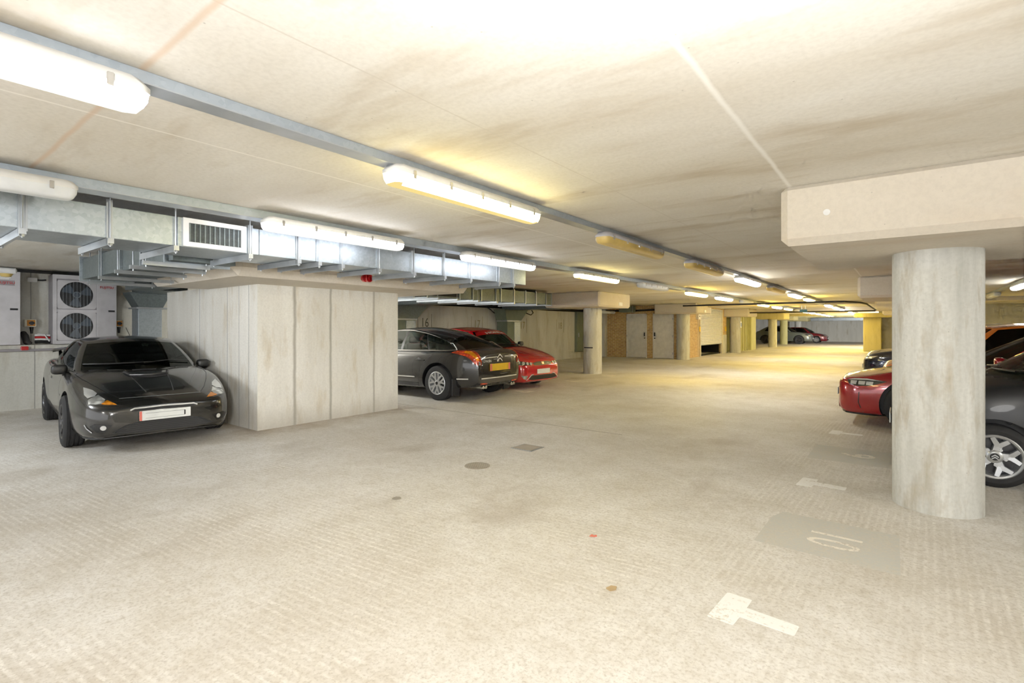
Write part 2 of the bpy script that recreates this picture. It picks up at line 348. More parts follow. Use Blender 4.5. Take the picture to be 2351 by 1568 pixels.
MB().box(-8.05,-7.94,29.65,29.75,0,2.45).build('guide_rail', M['cream'], d, smooth=0)
MB().cyl((-8.0,25.85,.57),(-8.0,29.65,.57),.03,10).build('bottom_rail', M['steel'], d)
struct(MB().box(-8.6,-8.1,25.75,29.75,0,.02).build('opening_shade', M['dark'], smooth=0))  # dark floor sheet paints the shade inside the shutter opening
b = empty('shutter_control_box', (-7.95,25.3,1.9), 'grey shutter control box on the brick beside the roller shutter', 'control box')
MB().box(-7.995,-7.86,25.2,25.5,1.85,2.3,.01).build('case', M['white'], b)
MB().cyl((-7.86,25.35,2.0),(-7.84,25.35,2.0),.03,10).build('button', M['black'], b)
MB().cyl((-7.93,25.35,1.85),(-7.93,25.35,.1),.015,8).build('conduit', M['cream'], b)
s = empty('warning_sign', (-7.93,25.62,1.3), 'small yellow warning sign beside the roller shutter', 'sign'); MB().box(-7.945,-7.93,25.55,25.75,1.25,1.5).build('plate', M['yellowsign'], s, smooth=0)
s = empty('warning_sign', (-7.93,29.9,1.2), 'small yellow warning sign on the brick corner past the shutter', 'sign'); MB().box(-7.94,-7.925,30.15,30.4,1.25,1.5).build('plate', M['yellowsign'], s, smooth=0)
s = empty('notice_board', (-7.3,31.1,1.5), 'small blue and white notice on the white round column', 'notice')
MB().box(-7.32,-7.30,30.85,31.25,1.45,1.8).build('plate', M['grille'], s, smooth=0); MB().box(-7.298,-7.29,31.0,31.15,1.5,1.72).build('symbol', M['bluesign'], s, smooth=0)
# rendered enclosure with service risers beyond the brick corner
struct(MB().box(-8.4,-7.9,32.2,35.4,0,H).build('wall_enclosure', M['enclosure'], smooth=0))
struct(MB().box(-8.4,-7.7,35.4,36.7,0,H).build('wall_enclosure_end', M['enclosure'], smooth=0))
for k, yy in enumerate((33.7,34.3,34.9)):
    tag(MB().cyl((-7.82,yy,0),(-7.82,yy,2.5),.04,12).build('riser_pipe', M['enclosure']), 'thin vertical riser pipe on the olive enclosure wall, %s of three' % ('nearest','middle','farthest')[k], 'pipe', 'riser pipes')
s = empty('stop_sign_board', (-7.88,32.75,1.2), 'yellow topped white sign board with a black letter on the olive enclosure', 'sign')
MB().box(-7.9,-7.88,32.5,33.05,1.05,1.5).build('board', M['grille'], s, smooth=0); MB().box(-7.9,-7.875,32.5,33.05,1.5,1.8).build('header', M['yellowsign'], s, smooth=0)
xf(text_mb('O', .35), Matrix.Translation((-7.872,32.78,1.27)) @ Matrix.Rotation(PI/2,4,'Z') @ Matrix.Rotation(PI/2,4,'X')).build('letter', M['black'], s, smooth=0)
# wall-top pipe lagging and cables
tag(MB().tube([(-12.45,-6,2.465),(-12.45,1.2,2.465),(-12.46,4.2,2.46)], .028).build('black_cable', M['lagging']), 'thick black cable clipped along the wall above the two outdoor units', 'cable')
tag(MB().tube([(-12.28,6.7,2.3),(-12.25,12,2.29),(-12.28,20.4,2.3)], .07).tube([(-12.2,6.7,2.42),(-12.2,20.4,2.42)], .05).build('lagged_pipe', M['lagging']), 'black lagged pipes running along the top of the numbered bay wall', 'pipe')
tag(MB().tube([(-12.15,14.3,2.21),(-12.0,14.35,2.1),(-12.1,14.6,2.03),(-12.2,14.8,2.0)], .02).build('loose_cable', M['lagging']), 'loose grey cable hanging left of the duct drop behind the red car', 'cable')
tag(MB().tube([(-12.15,16.5,2.21),(-12.0,16.6,2.02),(-12.0,16.9,1.96),(-12.1,17.2,2.06),(-12.2,17.2,2.21)], .02).build('loose_cable', M['lagging']), 'loose grey cable looped right of the duct drop behind the red car', 'cable')
tag(MB().tube([(-6.4,18.7,2.25),(-3,18.6,2.25),(-1.75,18.5,2.25),(-1.4,18.6,2.25),(-1.05,19.6,2.25),(-.95,21.2,2.26),(-.95,29,2.26)], .03).build('black_drain_pipe', M['lagging']), 'black pipe slung under the ceiling across the aisle before the far beams', 'pipe')
tag(MB().tube([(-6.6,30.0,2.26),(-1.0,30.0,2.26)], .035).build('black_service_pipe', M['lagging']), 'thin black pipe under the ceiling farther along the aisle', 'pipe')

# ------------------------------------------------------------------ trunking and batten lights
def trunking(x, y0, y1, label, w=.1, h=.05):
    t = empty('ceiling_trunking', (x,(y0+y1)/2,H-h), label, 'cable trunking', 'ceiling trunking runs')
    MB().box(x-w/2,x+w/2,y0,y1,H-h,H-.002).build('trunk', M['trunk'], t, smooth=0)
    MB().box(x-w/2-.006,x+w/2+.006,y0,y1,H-h-.006,H-h).build('lid', M['steel'], t, smooth=0)
    return t
trunking(-2.5,-6,58,'galvanised trunking carrying the lights down the middle of the aisle')
trunking(-4.62,-6,58,'galvanised trunking over the front of the left-hand bays, beside the silver duct', .16, .07)
trunking(2.12,-6,30.8,'galvanised trunking over the right-hand bays behind the big column')
TUBEW = emit('tube_cool_white', lin(248,249,255), 13.0); TUBEY = emit('tube_warm_white', lin(255,234,150), 22)
TUBEW_F = emit('tube_cool_white_far', lin(255,250,236), 28.0); TUBEY_F = emit('tube_warm_white_far', lin(255,216,92), 46.0)
UNDER_W = emit('diffuser_underside_white', lin(250,244,232), 1.0); UNDER_Y = emit('diffuser_underside_yellow', lin(238,210,128), .8)
DIFF_OFF = plain('clouded_diffuser', lin(222,226,230), .3); DIFF_YEL = plain('yellowed_diffuser', lin(214,184,104), .3); DIFF_SIDE = plain('yellowed_diffuser_edge', lin(236,214,150), .3)
def batten(x, y0, y1, state, label, zt=H-.055, near=True, clips=5):
    t = empty('ceiling_light', (x,(y0+y1)/2,zt-.12), label, 'batten light', 'ceiling batten lights')
    hw = .085; e = .035
    MB().prism([(-hw,0),(-hw*.75,.05),(hw*.75,.05),(hw,0),(hw,-.012),(-hw,-.012)], 'y', y0+e, y1-e)
    hb = MB()
    ring = lambda sx, z, ex: [(x-hw*sx,y0+ex+.04,z),(x-hw*sx*.6,y0+ex,z),(x+hw*sx*.6,y0+ex,z),(x+hw*sx,y0+ex+.04,z),(x+hw*sx,y1-ex-.04,z),(x+hw*sx*.6,y1-ex,z),(x-hw*sx*.6,y1-ex,z),(x-hw*sx,y1-ex-.04,z)]
    def stack(rows):
        m = MB(); vs = sum(rows, []); n = 8
        fs = [(i*n+k,i*n+(k+1)%n,(i+1)*n+(k+1)%n,(i+1)*n+k) for i in range(len(rows)-1) for k in range(n)]
        return m.add(vs, fs+[tuple(range(n)), tuple(range((len(rows)-1)*n, len(rows)*n))])
    hs = M['white'] if state != 'yellow' else M['ac']
    stack([ring(.8,zt,.03), ring(1,zt-.03,0), ring(1,zt-.052,0)]).build('housing', hs, t, smooth=50)
    dm = {'white':TUBEW,'warm':TUBEY,'farwhite':TUBEW_F,'farwarm':TUBEY_F,'off':DIFF_OFF,'yellow':DIFF_YEL}[state]
    sk = stack([ring(.97,zt-.052,.004), ring(.95,zt-.085,.008), ring(.78,zt-.112,.022), ring(.4,zt-.122,.04)])
    mats = [dm]
    if near and state in ('white','warm'):
        mats.append(UNDER_W if state == 'white' else UNDER_Y)
        for i, f in enumerate(sk.f):
            zm = sum(sk.v[j][2] for j in f)/len(f); xm = sum(sk.v[j][0] for j in f)/len(f)-x
            if zm < zt-.1 and xm < .045 and i != 24: sk.mi[i] = 1
    sk.build('diffuser', mats, t, smooth=60)
    if near:
        for k in range(clips):
            yc = y0+.14+(y1-y0-.28)*k/(clips-1)
            for sx in (-1,1):
                MB().box(x+sx*hw-.006,x+sx*hw+.008,yc-.012,yc+.012,zt-.075,zt-.025,.003).build('clip', M['chrome'], t)
    return t
W = ['nearest','second','third','fourth','fifth','sixth','seventh','eighth','ninth','tenth','eleventh','twelfth','thirteenth','fourteenth','fifteenth','sixteenth','seventeenth','eighteenth','nineteenth','twentieth']
desc = {'white':'glowing white','warm':'glowing warm white','farwhite':'glowing white','farwarm':'glowing yellowish','off':'unlit grey','yellow':'unlit yellowed'}
row1 = ['white','warm','yellow','yellow','farwhite','yellow','farwhite','farwarm','off','farwhite','farwarm','farwhite','off','farwarm','farwarm','farwarm','farwhite','farwarm']
y1s = [-.82,1.98,4.72,7.45,10.3]+[13.2+2.85*k for k in range(13)]
for k, (st, y) in enumerate(zip(row1, y1s)):
    batten(-2.47, y, y+(1.56 if k < 2 else 1.6), st, '%s batten light, %s along the trunking down the middle of the aisle' % (desc[st], W[k]), near=k < 5)
row2 = ['off','white','white','warm','off','farwarm','farwhite','off','farwarm','farwhite','farwarm','off','farwarm','farwhite','farwarm','farwarm','farwhite','off']
y2s = [-.62,2.2,4.75,7.6,10.25,13.3,16.0]+[18.9+2.85*k for k in range(11)]
for k, (st, y) in enumerate(zip(row2, y2s)):
    batten(-4.44, y, y+1.55, st, '%s batten light, %s along the trunking over the left-hand bays' % (desc[st], W[k]), zt=H-.075, near=k < 5)
for k, (st, y) in enumerate((('farwhite',15.2),('off',19.5),('farwarm',24.0))):
    batten(2.12, y, y+1.55, st, '%s batten light behind the big column, %s on the right-hand trunking' % (desc[st], W[k]), near=False)
batten(-10.9, 20.8, 22.2, 'off', 'unlit pale batten light under the duct in front of the left store door', zt=2.22, near=False)
tag(MB().box(-4.44-.03,-4.44+.03,2.95,3.1,H-.08,H-.074).build('red_sticker', M['alarm_red'] if 'alarm_red' in M else M['red'], smooth=0), 'small red sticker on the edge of the light below the left trunking', 'sticker')

# ------------------------------------------------------------------ ventilation ducts
DX0, DX1, DZ0, DZ1 = -5.6, -4.92, 2.15, 2.40
duct = empty('air_duct', (-5.26,3,DZ0), 'long galvanised rectangular duct hung along the front of the pier', 'duct')
m = MB()
for a, b_ in ((-6,.73),(.73,1.23),(1.23,1.70),(1.70,2.40),(2.40,3.0),(3.0,3.8),(3.8,4.86),(4.86,6.02),(6.02,6.78)): m.box(DX0,DX1,a+.002,b_-.002,DZ0,DZ1,.004)
m.build('duct_body', M['galv'], duct, smooth=0)
for y in (-1.6,.73,2.3,4.32,6.05): MB().box(DX0-.02,DX1+.02,y-.014,y+.014,DZ0-.02,DZ1+.02).box(DX0-.02,DX1+.02,y+.018,y+.03,DZ0-.02,DZ1+.02).build('flange', M['steel'], duct, smooth=0)
for y in (-.9,.73,1.23,1.68,2.30,2.79,3.02,3.30,3.80,4.34,4.88,5.40,6.05,6.42):
    hb = MB().box(DX0-.12,DX1+.045,y-.02,y+.02,DZ0-.045,DZ0-.004).box(DX0-.12,DX1+.045,y-.02,y-.016,DZ0-.06,DZ0-.045)
    h_ = hb.build('hanger_channel', M['steel'], duct, smooth=0)
    for xx in (DX1+.025, DX0-.08): MB().cyl((xx,y,DZ0-.07),(xx,y,H-.005),.006,8).cyl((xx,y,DZ0-.062),(xx,y,DZ0-.046),.014,6).build('hanger_rod', M['steel'], h_, smooth=40)
    if y in (.73,1.23,2.79,3.8,4.88,6.05,6.42): MB().box(DX1+.004,DX1+.012,y-.02,y+.02,DZ0-.05,DZ1+.05).build('strap', M['steel'], h_, smooth=0)
g = empty('grille_holder', (0,0,0)); bpy.data.objects.remove(g)
gy0, gy1 = 1.74, 2.27
gf = MB().box(DX1,DX1+.02,gy0,gy1,DZ0+.005,DZ0+.045).box(DX1,DX1+.02,gy0,gy1,DZ1-.04,DZ1).box(DX1,DX1+.02,gy0,gy0+.045,DZ0+.045,DZ1-.04).box(DX1,DX1+.02,gy1-.045,gy1,DZ0+.045,DZ1-.04)
gr = gf.build('vent_grille', M['grille'], duct, smooth=0); gr['label'] = 'white framed vent grille'
MB().box(DX1+.001,DX1+.003,gy0+.04,gy1-.04,DZ0+.04,DZ1-.035).build('grille_backing', M['dark'], gr, smooth=0)
fm = MB()
for k in range(11): fm.box(DX1+.008,DX1+.014,gy0+.05+k*.0405,gy0+.060+k*.0405,DZ0+.045,DZ1-.04)
for k in range(14): fm.box(DX1+.006,DX1+.008,gy0+.045,gy1-.045,DZ0+.05+k*.0115,DZ0+.053+k*.0115)
fm.build('grille_fins', M['galvd'], gr, smooth=0)

bd = empty('branch_duct', (-8,2.3,2.1), 'branch duct running back over the black coupe to a wall drop', 'duct')
m = MB().box(-9.05,-5.75,1.95,2.55,2.12,2.40,.004).box(-9.7,-9.05,2.3,3.4,2.12,2.40,.004).box(-10.6,-9.7,2.95,3.4,2.12,2.40,.004).box(-12.28,-10.6,3.44,3.84,2.12,2.40,.004).box(-11.0,-10.6,2.98,3.44,2.12,2.40,.004)
m.build('duct_body', M['galvd'], bd, smooth=0)
for x in (-5.9,-6.6,-7.3,-8.1,-9.0):
    y0 = 1.95
    MB().box(x-.016,x+.016,y0-.03,2.55,2.09,2.43).build('flange', M['galv'], bd, smooth=0)
for x, ya, yb in ((-5.84,1.8,2.2),(-6.35,1.84,2.36),(-7.0,1.88,2.4),(-8.0,1.97,2.6),(-8.98,2.08,2.68)):
    h_ = MB().box(x-.021,x+.021,ya-.08,yb+.12,2.06,2.1).build('hanger_channel', M['steel'], bd, smooth=0)
    for yy in (ya-.05, yb+.09): MB().cyl((x,yy,2.04),(x,yy,H-.005),.006,8).build('hanger_rod', M['steel'], h_)
MB().prism([(3.28,2.14),(3.98,2.14),(3.84,1.84),(3.44,1.84)], 'x', -12.28, -11.85).build('duct_taper', M['galvd'], bd, smooth=0)
MB().box(-12.28,-11.8,3.38,3.9,1.82,1.85).build('flange', M['steel'], bd, smooth=0)
dr = MB().box(-12.28,-11.9,3.44,3.84,0,1.84,.004).build('duct_drop', M['galv'], bd, smooth=0)

d2 = empty('air_duct', (-8.4,9,2.1), 'dull duct with pale flanges over the grey and bright red cars', 'duct')
MB().box(-9.1,-8.0,6.2,12.3,2.1,2.42,.004).build('duct_body', M['galvd'], d2, smooth=0)
MB().box(-8.0,-7.985,7.5,8.4,2.14,2.38).build('access_panel', M['dark'], d2, smooth=0)
for y in (7.0,7.45,8.45,8.9,9.2,9.75,9.95,10.5,11.0,11.5,12.0,12.28): MB().box(-9.12,-7.98,y-.015,y+.015,2.08,2.44).build('flange', M['steel'] if y > 10.3 else M['galv'], d2, smooth=0)
for y in (6.4,7.0,7.7,8.3,9.0,9.7,10.4,11.4):
    h_ = MB().box(-9.25,-7.9,y-.021,y+.021,2.055,2.095).build('hanger_channel', M['steel'], d2, smooth=0)
    for xx in (-7.93,-9.2): MB().cyl((xx,y,2.04),(xx,y,H-.005),.006,8).build('hanger_rod', M['steel'], h_)
for k, yc in enumerate((10.25,15.6)):
    q = empty('drop_duct', (-12.0,yc,0), ['duct drop with sloping neck at the wall, half hidden by the concrete pier', 'duct drop with sloping neck and bright steel panel behind the red car'][k], 'duct', 'duct drops on the bay wall')
    MB().box(-12.08,-9.28,yc-.5,yc+.35,2.12,2.42).build('branch', M['galvd'], q, smooth=0)
    MB().prism([(yc-.75,2.14),(yc+.75,2.14),(yc+.28,1.7),(yc-.6,1.7)], 'x', -12.28, -11.75).build('sloping_neck', M['green'] if k else M['galvd'], q, smooth=0)
    MB().box(-12.28,-11.78,yc-.55,yc+.25,0,1.7).build('shaft', M['green'], q, smooth=0)
    MB().box(-11.78,-11.765,yc-.12,yc+.25,.1,1.66).build('front_panel', M['galv'], q, smooth=0)
    MB().box(-12.28,-11.74,yc-.62,yc+.3,1.68,1.72).build('flange', M['steel'], q, smooth=0)
q = empty('wall_cabinet', (-12.2,21.4,.25), 'tall grey green service panel at the end of the numbered bay wall', 'cabinet')
MB().box(-12.3,-12.16,20.9,22.1,.3,2.2,.01).build('case', M['green'], q, smooth=0); MB().box(-12.16,-12.14,21.0,21.06,1.0,1.2).build('handle', M['steel'], q, smooth=0)
MB().box(-12.17,-12.12,21.5,21.6,0,1.1).build('conduit', M['galv'], q, smooth=0)
q = empty('store_duct', (-10.4,22.9,2.2), 'short grey duct end above the left store door', 'duct')
MB().box(-10.7,-10.1,22.3,22.88,2.18,2.48,.01).build('duct_body', M['green'], q, smooth=0); MB().box(-10.1,-10.08,22.5,22.52,2.15,2.5).build('flange', M['steel'], q, smooth=0)
tag(MB().tube([(-12.1,22.75,2.28),(-11.7,23.0,2.28),(-10.2,23.0,2.26),(-8.7,23.0,2.3)], .045).build('lagged_pipe', M['lagging']), 'dark lagged pipe across the brick wall above the store doors', 'pipe')

# ------------------------------------------------------------------ outdoor condenser units
def condenser(y0, y1, label, paper=False):
    X0, X1, Z0, Z1 = -12.56, -12.22, 1.15, 2.42
    t = empty('condenser_unit', ((X0+X1)/2,(y0+y1)/2,Z0), label, 'outdoor unit', 'condenser units on the ledge')
    MB().box(X0,X1-.012,y0,y1,Z0,Z1,.008).build('casing', M['acside'], t)
    fb = MB()                                                    # front frame around two fan openings, service panel at the far side
    ys = y0+.63
    fb.box(X1-.012,X1+.012,y0,y0+.05,Z0,Z1).box(X1-.012,X1+.012,y0+.05,ys,Z1-.075,Z1).box(X1-.012,X1+.012,y0+.05,ys,Z0,Z0+.06).box(X1-.012,X1+.012,y0+.05,ys,Z0+.585,Z0+.635)
    fb.build('front_frame', M['ac'], t, smooth=0)
    sp = MB().box(X1-.012,X1+.014,ys+.004,y1,Z0,Z1,.004).build('service_panel', M['ac'], t, smooth=0)
    MB().box(X1+.014,X1+.018,y1-.13,y1-.03,Z0+.6,Z0+.635).build('handle', M['dark'], sp, smooth=0)
    MB().box(X1+.014,X1+.016,ys+.12,ys+.21,Z1-.12,Z1-.08).build('rating_plate', M['white'], sp, smooth=0)
    cy = (y0+.05+ys)/2
    for zc in (Z0+.33, Z0+.91):
        hy, hz, r = (ys-y0-.05)/2, .262, .245
        pts = [(cy+hy*sx, zc+hz*sz) for sx, sz in ((1,0),(1,1),(0,1),(-1,1),(-1,0),(-1,-1),(0,-1),(1,-1))]
        n = 48; vs = []; fs = []
        for k in range(n):
            a = 2*PI*k/n; cx_, cz_ = math.cos(a), math.sin(a); s_ = min(hy/max(abs(cx_),1e-6), hz/max(abs(cz_),1e-6))
            vs += [(X1-.002,cy+cx_*s_,zc+cz_*s_), (X1+.002,cy+cx_*r,zc+cz_*r), (X1-.03,cy+cx_*(r-.01),zc+cz_*(r-.01))]
        for k in range(n):
            j = (k+1)%n; fs += [(k*3,j*3,j*3+1,k*3+1),(k*3+1,j*3+1,j*3+2,k*3+2)]
        fr = MB().add(vs, fs).build('fan_shroud', M['ac'], t, smooth=30, fixn=False)
        MB().lathe([(0,X1-.011),(r,X1-.011)], 'x', (0,cy,zc), 40).build('fan_well', M['acin'], fr, smooth=0)
        fbm = MB().lathe([(0,X1-.002),(.06,X1-.004),(.065,X1-.01)], 'x', (0,cy,zc), 20)
        for j in range(3):
            a0 = 2*PI*j/3+.5; pts2 = [(r_*math.cos(a0+da), r_*math.sin(a0+da), dx) for r_, da, dx in ((.06,-.3,-.009),(.14,-.55,-.008),(.22,-.5,-.008),(.228,.05,-.003),(.22,.35,-.002),(.13,.3,-.002),(.06,.35,-.004))]
            fbm.add([(X1+p[2],cy+p[0],zc+p[1]) for p in pts2], [tuple(range(7))])
        fbm.build('fan', M['fan'], fr, smooth=30)
        gm = MB()
        for k in range(9):
            yy = cy-.2+k*.05; hh = math.sqrt(max(.0,r*r-(yy-cy)**2)); gm.box(X1+.006,X1+.009,yy-.002,yy+.002,zc-hh,zc+hh)
        gm.lathe([(.05,X1+.006),(.054,X1+.009)], 'x', (0,cy,zc), 24)
        gm.build('fan_guard', M['steel'], fr, smooth=0)
    bt = text_mb('FUJITSU', .062, .001, .001)
    xf(bt, Matrix.Translation((X1+.016,ys+.155,Z1-.2)) @ Matrix.Rotation(PI/2,4,'Z') @ Matrix.Rotation(PI/2,4,'X')).build('badge', M['text_red'], sp, smooth=0)
    if paper:
        MB().box(X1+.0145,X1+.0155,ys+.03,ys+.26,Z1-.245,Z1-.155).build('badge_plate', M['acside'], sp, smooth=0)
        MB().box(X1+.015,X1+.018,ys+.02,ys+.19,Z1-.14,Z1-.09).build('paper_label', M['white'], sp, smooth=0)
    return t
condenser(2.23,3.17,'two-fan outdoor condenser unit with red lettering on the ledge behind the black coupe')
condenser(.84,1.80,'outdoor condenser unit on the ledge cut off by the photo edge, with paper label', True)
u = empty('hanging_lamp', (-11.6,1.5,2.32), 'small clear bulkhead lamp hung before the cut-off outdoor unit', 'lamp')
MB().box(-11.7,-11.5,1.42,1.66,2.33,2.42,.02).build('lamp_body', M['white'], u); MB().lathe([(0,2.27),(.06,2.28),(.09,2.33)], 'z', (-11.6,1.54,0), 20).build('lamp_lens', DIFF_YEL, u)
for k, (y, x) in enumerate(((1.98,-12.6),(3.28,-12.6))):
    t = empty('isolator_switch', (-12.58,y,1.45), ['cream isolator switch on the wall between the two outdoor units', 'cream isolator switch on the wall right of the complete outdoor unit'][k], 'switch', 'isolator switches')
    MB().box(-12.62,-12.5,y-.085,y+.085,1.46,1.6,.012).build('case', M['cream'], t)
    MB().box(-12.5,-12.497,y-.05,y+.06,1.48,1.585).build('warning_plate', M['orange'], t, smooth=0)
    MB().cyl((-12.5,y+.01,1.53),(-12.47,y+.01,1.53),.034,20).box(-12.475,-12.455,y-.03,y+.05,1.52,1.54,.004).build('rotary_knob', M['black'], t)
    MB().cyl((-12.56,y+.02,1.46),(-12.56,y+.02,1.34),.03,12,.018).build('cable_gland', M['black'], t)
t = empty('junction_box', (-12.6,2.02,2.3), 'small pale junction box on the wall between the two outdoor units', 'box'); MB().box(-12.62,-12.56,1.95,2.08,2.28,2.36,.006).build('case', M['white'], t); MB().tube([(-12.58,2.07,2.32),(-12.57,2.14,2.32),(-12.58,2.2,2.33)], .014).build('cable', M['lagging'], t)
tag(MB().tube([(-12.5,1.88,1.34),(-12.40,1.89,1.30),(-12.36,1.90,1.2),(-12.38,1.94,1.155)], .05, 12).build('lagged_pipe_bend', M['lagging']), 'fat black lagged pipe bend on the ledge between the outdoor units', 'pipe')
t = empty('refrigerant_pipes', (-12.4,2.1,1.2), 'bundle of white and red refrigerant pipes entering the outdoor unit', 'pipes')
for k, (z, mm) in enumerate(((1.31,'white'),(1.27,'red'),(1.235,'white'),(1.19,'black'))): MB().tube([(-12.42,2.02,z),(-12.40,2.1,z+.005),(-12.40,2.225,z-.005)], .018 if k < 3 else .026).build('pipe', M[mm], t)
MB().tube([(-12.38,2.05,1.33),(-12.36,2.14,1.32),(-12.36,2.21,1.2)], .012).build('pipe', M['white'], t)
t = empty('ledge_conduit', (-12.25,2,1.05), 'grey conduit with red junction covers along the wall below the outdoor units', 'conduit')
MB().tube([(-12.26,-4,1.06),(-12.26,2,1.05),(-12.26,3.4,1.05)], .022).build('tube', M['acside'], t)
for y in (1.86,2.82): MB().box(-12.295,-12.22,y-.05,y+.05,1.05,1.12,.01).build('junction_cover', M['red'], t)
MB().box(-12.295,-12.24,2.68,2.78,1.04,1.12,.006).build('bracket', M['steel'], t)
# alarm sounder on the pier cap
t = empty('alarm_sounder', (-6.08,4.5,2.1), 'round red alarm sounder on the cap of the pier below the duct', 'alarm')
MB().lathe([(0,-6.11),(.052,-6.11),(.055,-6.06),(.04,-6.055),(0,-6.055)], 'x', (0,4.47,2.155), 28).build('base', M['red'], t)
MB().lathe([(.0,-6.02),(.02,-6.02),(.035,-6.045),(.052,-6.01),(.058,-6.015),(.056,-6.06)], 'x', (0,4.5,2.155), 28).build('horn', M['red'], t)
for k, (x, y) in enumerate(((-6.105,3.33),(-6.105,6.3))): tag(MB().box(x-.012,x+.02,y-.03,y+.03,2.26,2.3,.006).build('fixing_bracket', M['black']), ['small black fixing on the pier cap near the alarm sounder', 'small black fixing at the far end of the pier cap'][k], 'bracket')
tag(MB().box(-6.845,-6.83,14.25,14.5,2.12,2.22).build('cap_notice', M['grille'], smooth=0), 'small white notice on the lit cap beyond the red car', 'notice')
tag(MB().box(-6.905,-6.89,22.9,23.15,2.12,2.22).build('cap_notice', M['grille'], smooth=0), 'small white notice on the cap beside the store doors', 'notice')
# wall numbers
for k, (n_, y, z, mm) in enumerate((('16',11.36,1.60,'text_dark'),('17',13.92,1.56,'text_faint'),('17',16.72,1.53,'text_faint'),('18',19.6,1.52,'text_faint'))):
    m = text_mb(n_, .42, .001); xf(m, Matrix.Translation((-12.296,y,z)) @ Matrix.Rotation(PI/2,4,'Z') @ Matrix.Rotation(PI/2,4,'X') @ Matrix.Diagonal((.85,1,1,1)))
    w = .3
    for s in (-1,1): m.box(-12.298,-12.294,y+s*w-.008,y+s*w+.008,z-.3,z+.3)
    tag(m.build('bay_number', M[mm], smooth=0), ['black stencilled bay number 16 on the wall above the grey car', 'faded bay number 17 on the wall left of the duct drop', 'faded bay number 17 on the wall right of the duct drop', 'faded bay number 18 on the wall beside the round column'][k], 'bay number', 'wall bay numbers')

# ------------------------------------------------------------------ painted floor marks
def flat(name, m, mat, label, cat, group=None): return tag(m.build(name, M[mat], smooth=0), label, cat, group)
def tmark(x, y, s=1, ang=0, d=1):
    a = [(-.065,-.15),(-.06,-.155),(.055,-.15),(.06,-.145),(.062,-.055),(.3,-.052),(.305,-.04),(.305,.04),(.3,.05),(.062,.052),(.06,.148),(.05,.152),(-.055,.148),(-.066,.14)]
    c_, s_ = math.cos(ang), math.sin(ang)
    return MB().prism([(x+(d*u*c_-v*s_)*s, y+(d*u*s_+v*c_)*s) for u, v in a], 'z', .0005, .0022)
for k, (x, y) in enumerate(((-.70,2.77),(-.70,5.46),(-.72,8.30))):
    flat('bay_marking', tmark(x, y, 1, -.07), 'paintw', 'white painted T mark on the floor, %s' % ('nearest to the camera at the front', 'second, left of the big column foot', 'third, in front of the red car nose')[k], 'floor marking', 'painted T marks')
for k, (x, y, d) in enumerate(((-6.7,9.28,-1),(-6.95,11.9,-1),(-6.9,13.9,-1),(-6.7,19.5,-1))):
    flat('bay_marking', tmark(x, y, 1.1, 0, d), 'paintf', 'faded white T mark on the floor, %s' % ('in front of the grey car tail', 'beyond the left-hand red car', 'near the round column foot', 'far off before the store doors')[k], 'floor marking', 'painted T marks')
flat('floor_patch', MB().prism([(-.80,3.75),(-.005,3.73),(-.012,4.44),(-.74,4.47),(-.79,4.3)], 'z', .0002, .0006), 'patch', 'grey blacked-out rectangle under the floor number 10 before the big column', 'floor marking')
flat('floor_patch', MB().prism([(-.84,6.5),(-.03,6.5),(-.03,7.3),(-.84,7.3)], 'z', .0002, .0006), 'patch', 'grey blacked-out rectangle under the floor number 9 left of the big column', 'floor marking')
flat('bay_number', xf(text_mb('10', .44, .0005, .0), Matrix.Translation((-.38,4.08,.0018)) @ Matrix.Rotation(-PI/2-.04,4,'Z') @ Matrix.Diagonal((.72,1,1,1))), 'paintf', 'worn white number 10 painted on the floor before the big column', 'bay number', 'floor bay numbers')
flat('bay_number', xf(text_mb('9', .44, .0005, .008), Matrix.Translation((-.41,6.93,.0018)) @ Matrix.Rotation(-PI/2,4,'Z')), 'paintf', 'worn white number 9 painted on the floor left of the big column', 'bay number', 'floor bay numbers')
t = empty('inspection_cover', (-3.58,4.97,0), 'square steel inspection cover set in the aisle floor', 'drain cover')
MB().box(-3.73,-3.43,4.83,5.11,.0,.004).build('frame', M['steel'], t, smooth=0); MB().box(-3.71,-3.45,4.85,5.09,.002,.007).build('plate', M['cover'], t, smooth=0)
t = empty('round_drain', (-3.53,4.0,0), 'round ribbed drain cover in the aisle floor', 'drain cover')
MB().lathe([(0,.003),(.135,.003),(.135,0)], 'z', (-3.53,4.0,0), 32).build('cover_plate', M['cover'], t, smooth=0)
rm = MB()
for k in range(9):
    yy = -.11+k*.0275; hh = math.sqrt(.125**2-yy*yy); rm.box(-3.53-hh,-3.53+hh,4.0+yy-.005,4.0+yy+.005,.003,.006)
rm.build('cover_ribs', M['grid'], t, smooth=0)
tag(MB().lathe([(0,.004),(.035,.004),(.04,0)], 'z', (-3.4,2.82,0), 20).build('small_drain_cap', M['grid']), 'tiny dark round cap in the aisle floor', 'drain cover')
tag(MB().prism([(-1.72,3.12),(-1.69,3.13),(-1.675,3.15),(-1.69,3.17),(-1.7,3.15),(-1.72,3.16)], 'z', .0005, .004).build('pink_scrap', M['pinkred'], smooth=0), 'tiny pink scrap lying on the aisle floor', 'litter')
tag(MB().prism([(-1.30,2.55),(-1.27,2.54),(-1.25,2.57),(-1.26,2.60),(-1.29,2.59)], 'z', .0005, .008).build('dry_leaf', M['leaf'], smooth=0), 'small dry leaf lying on the aisle floor', 'litter')

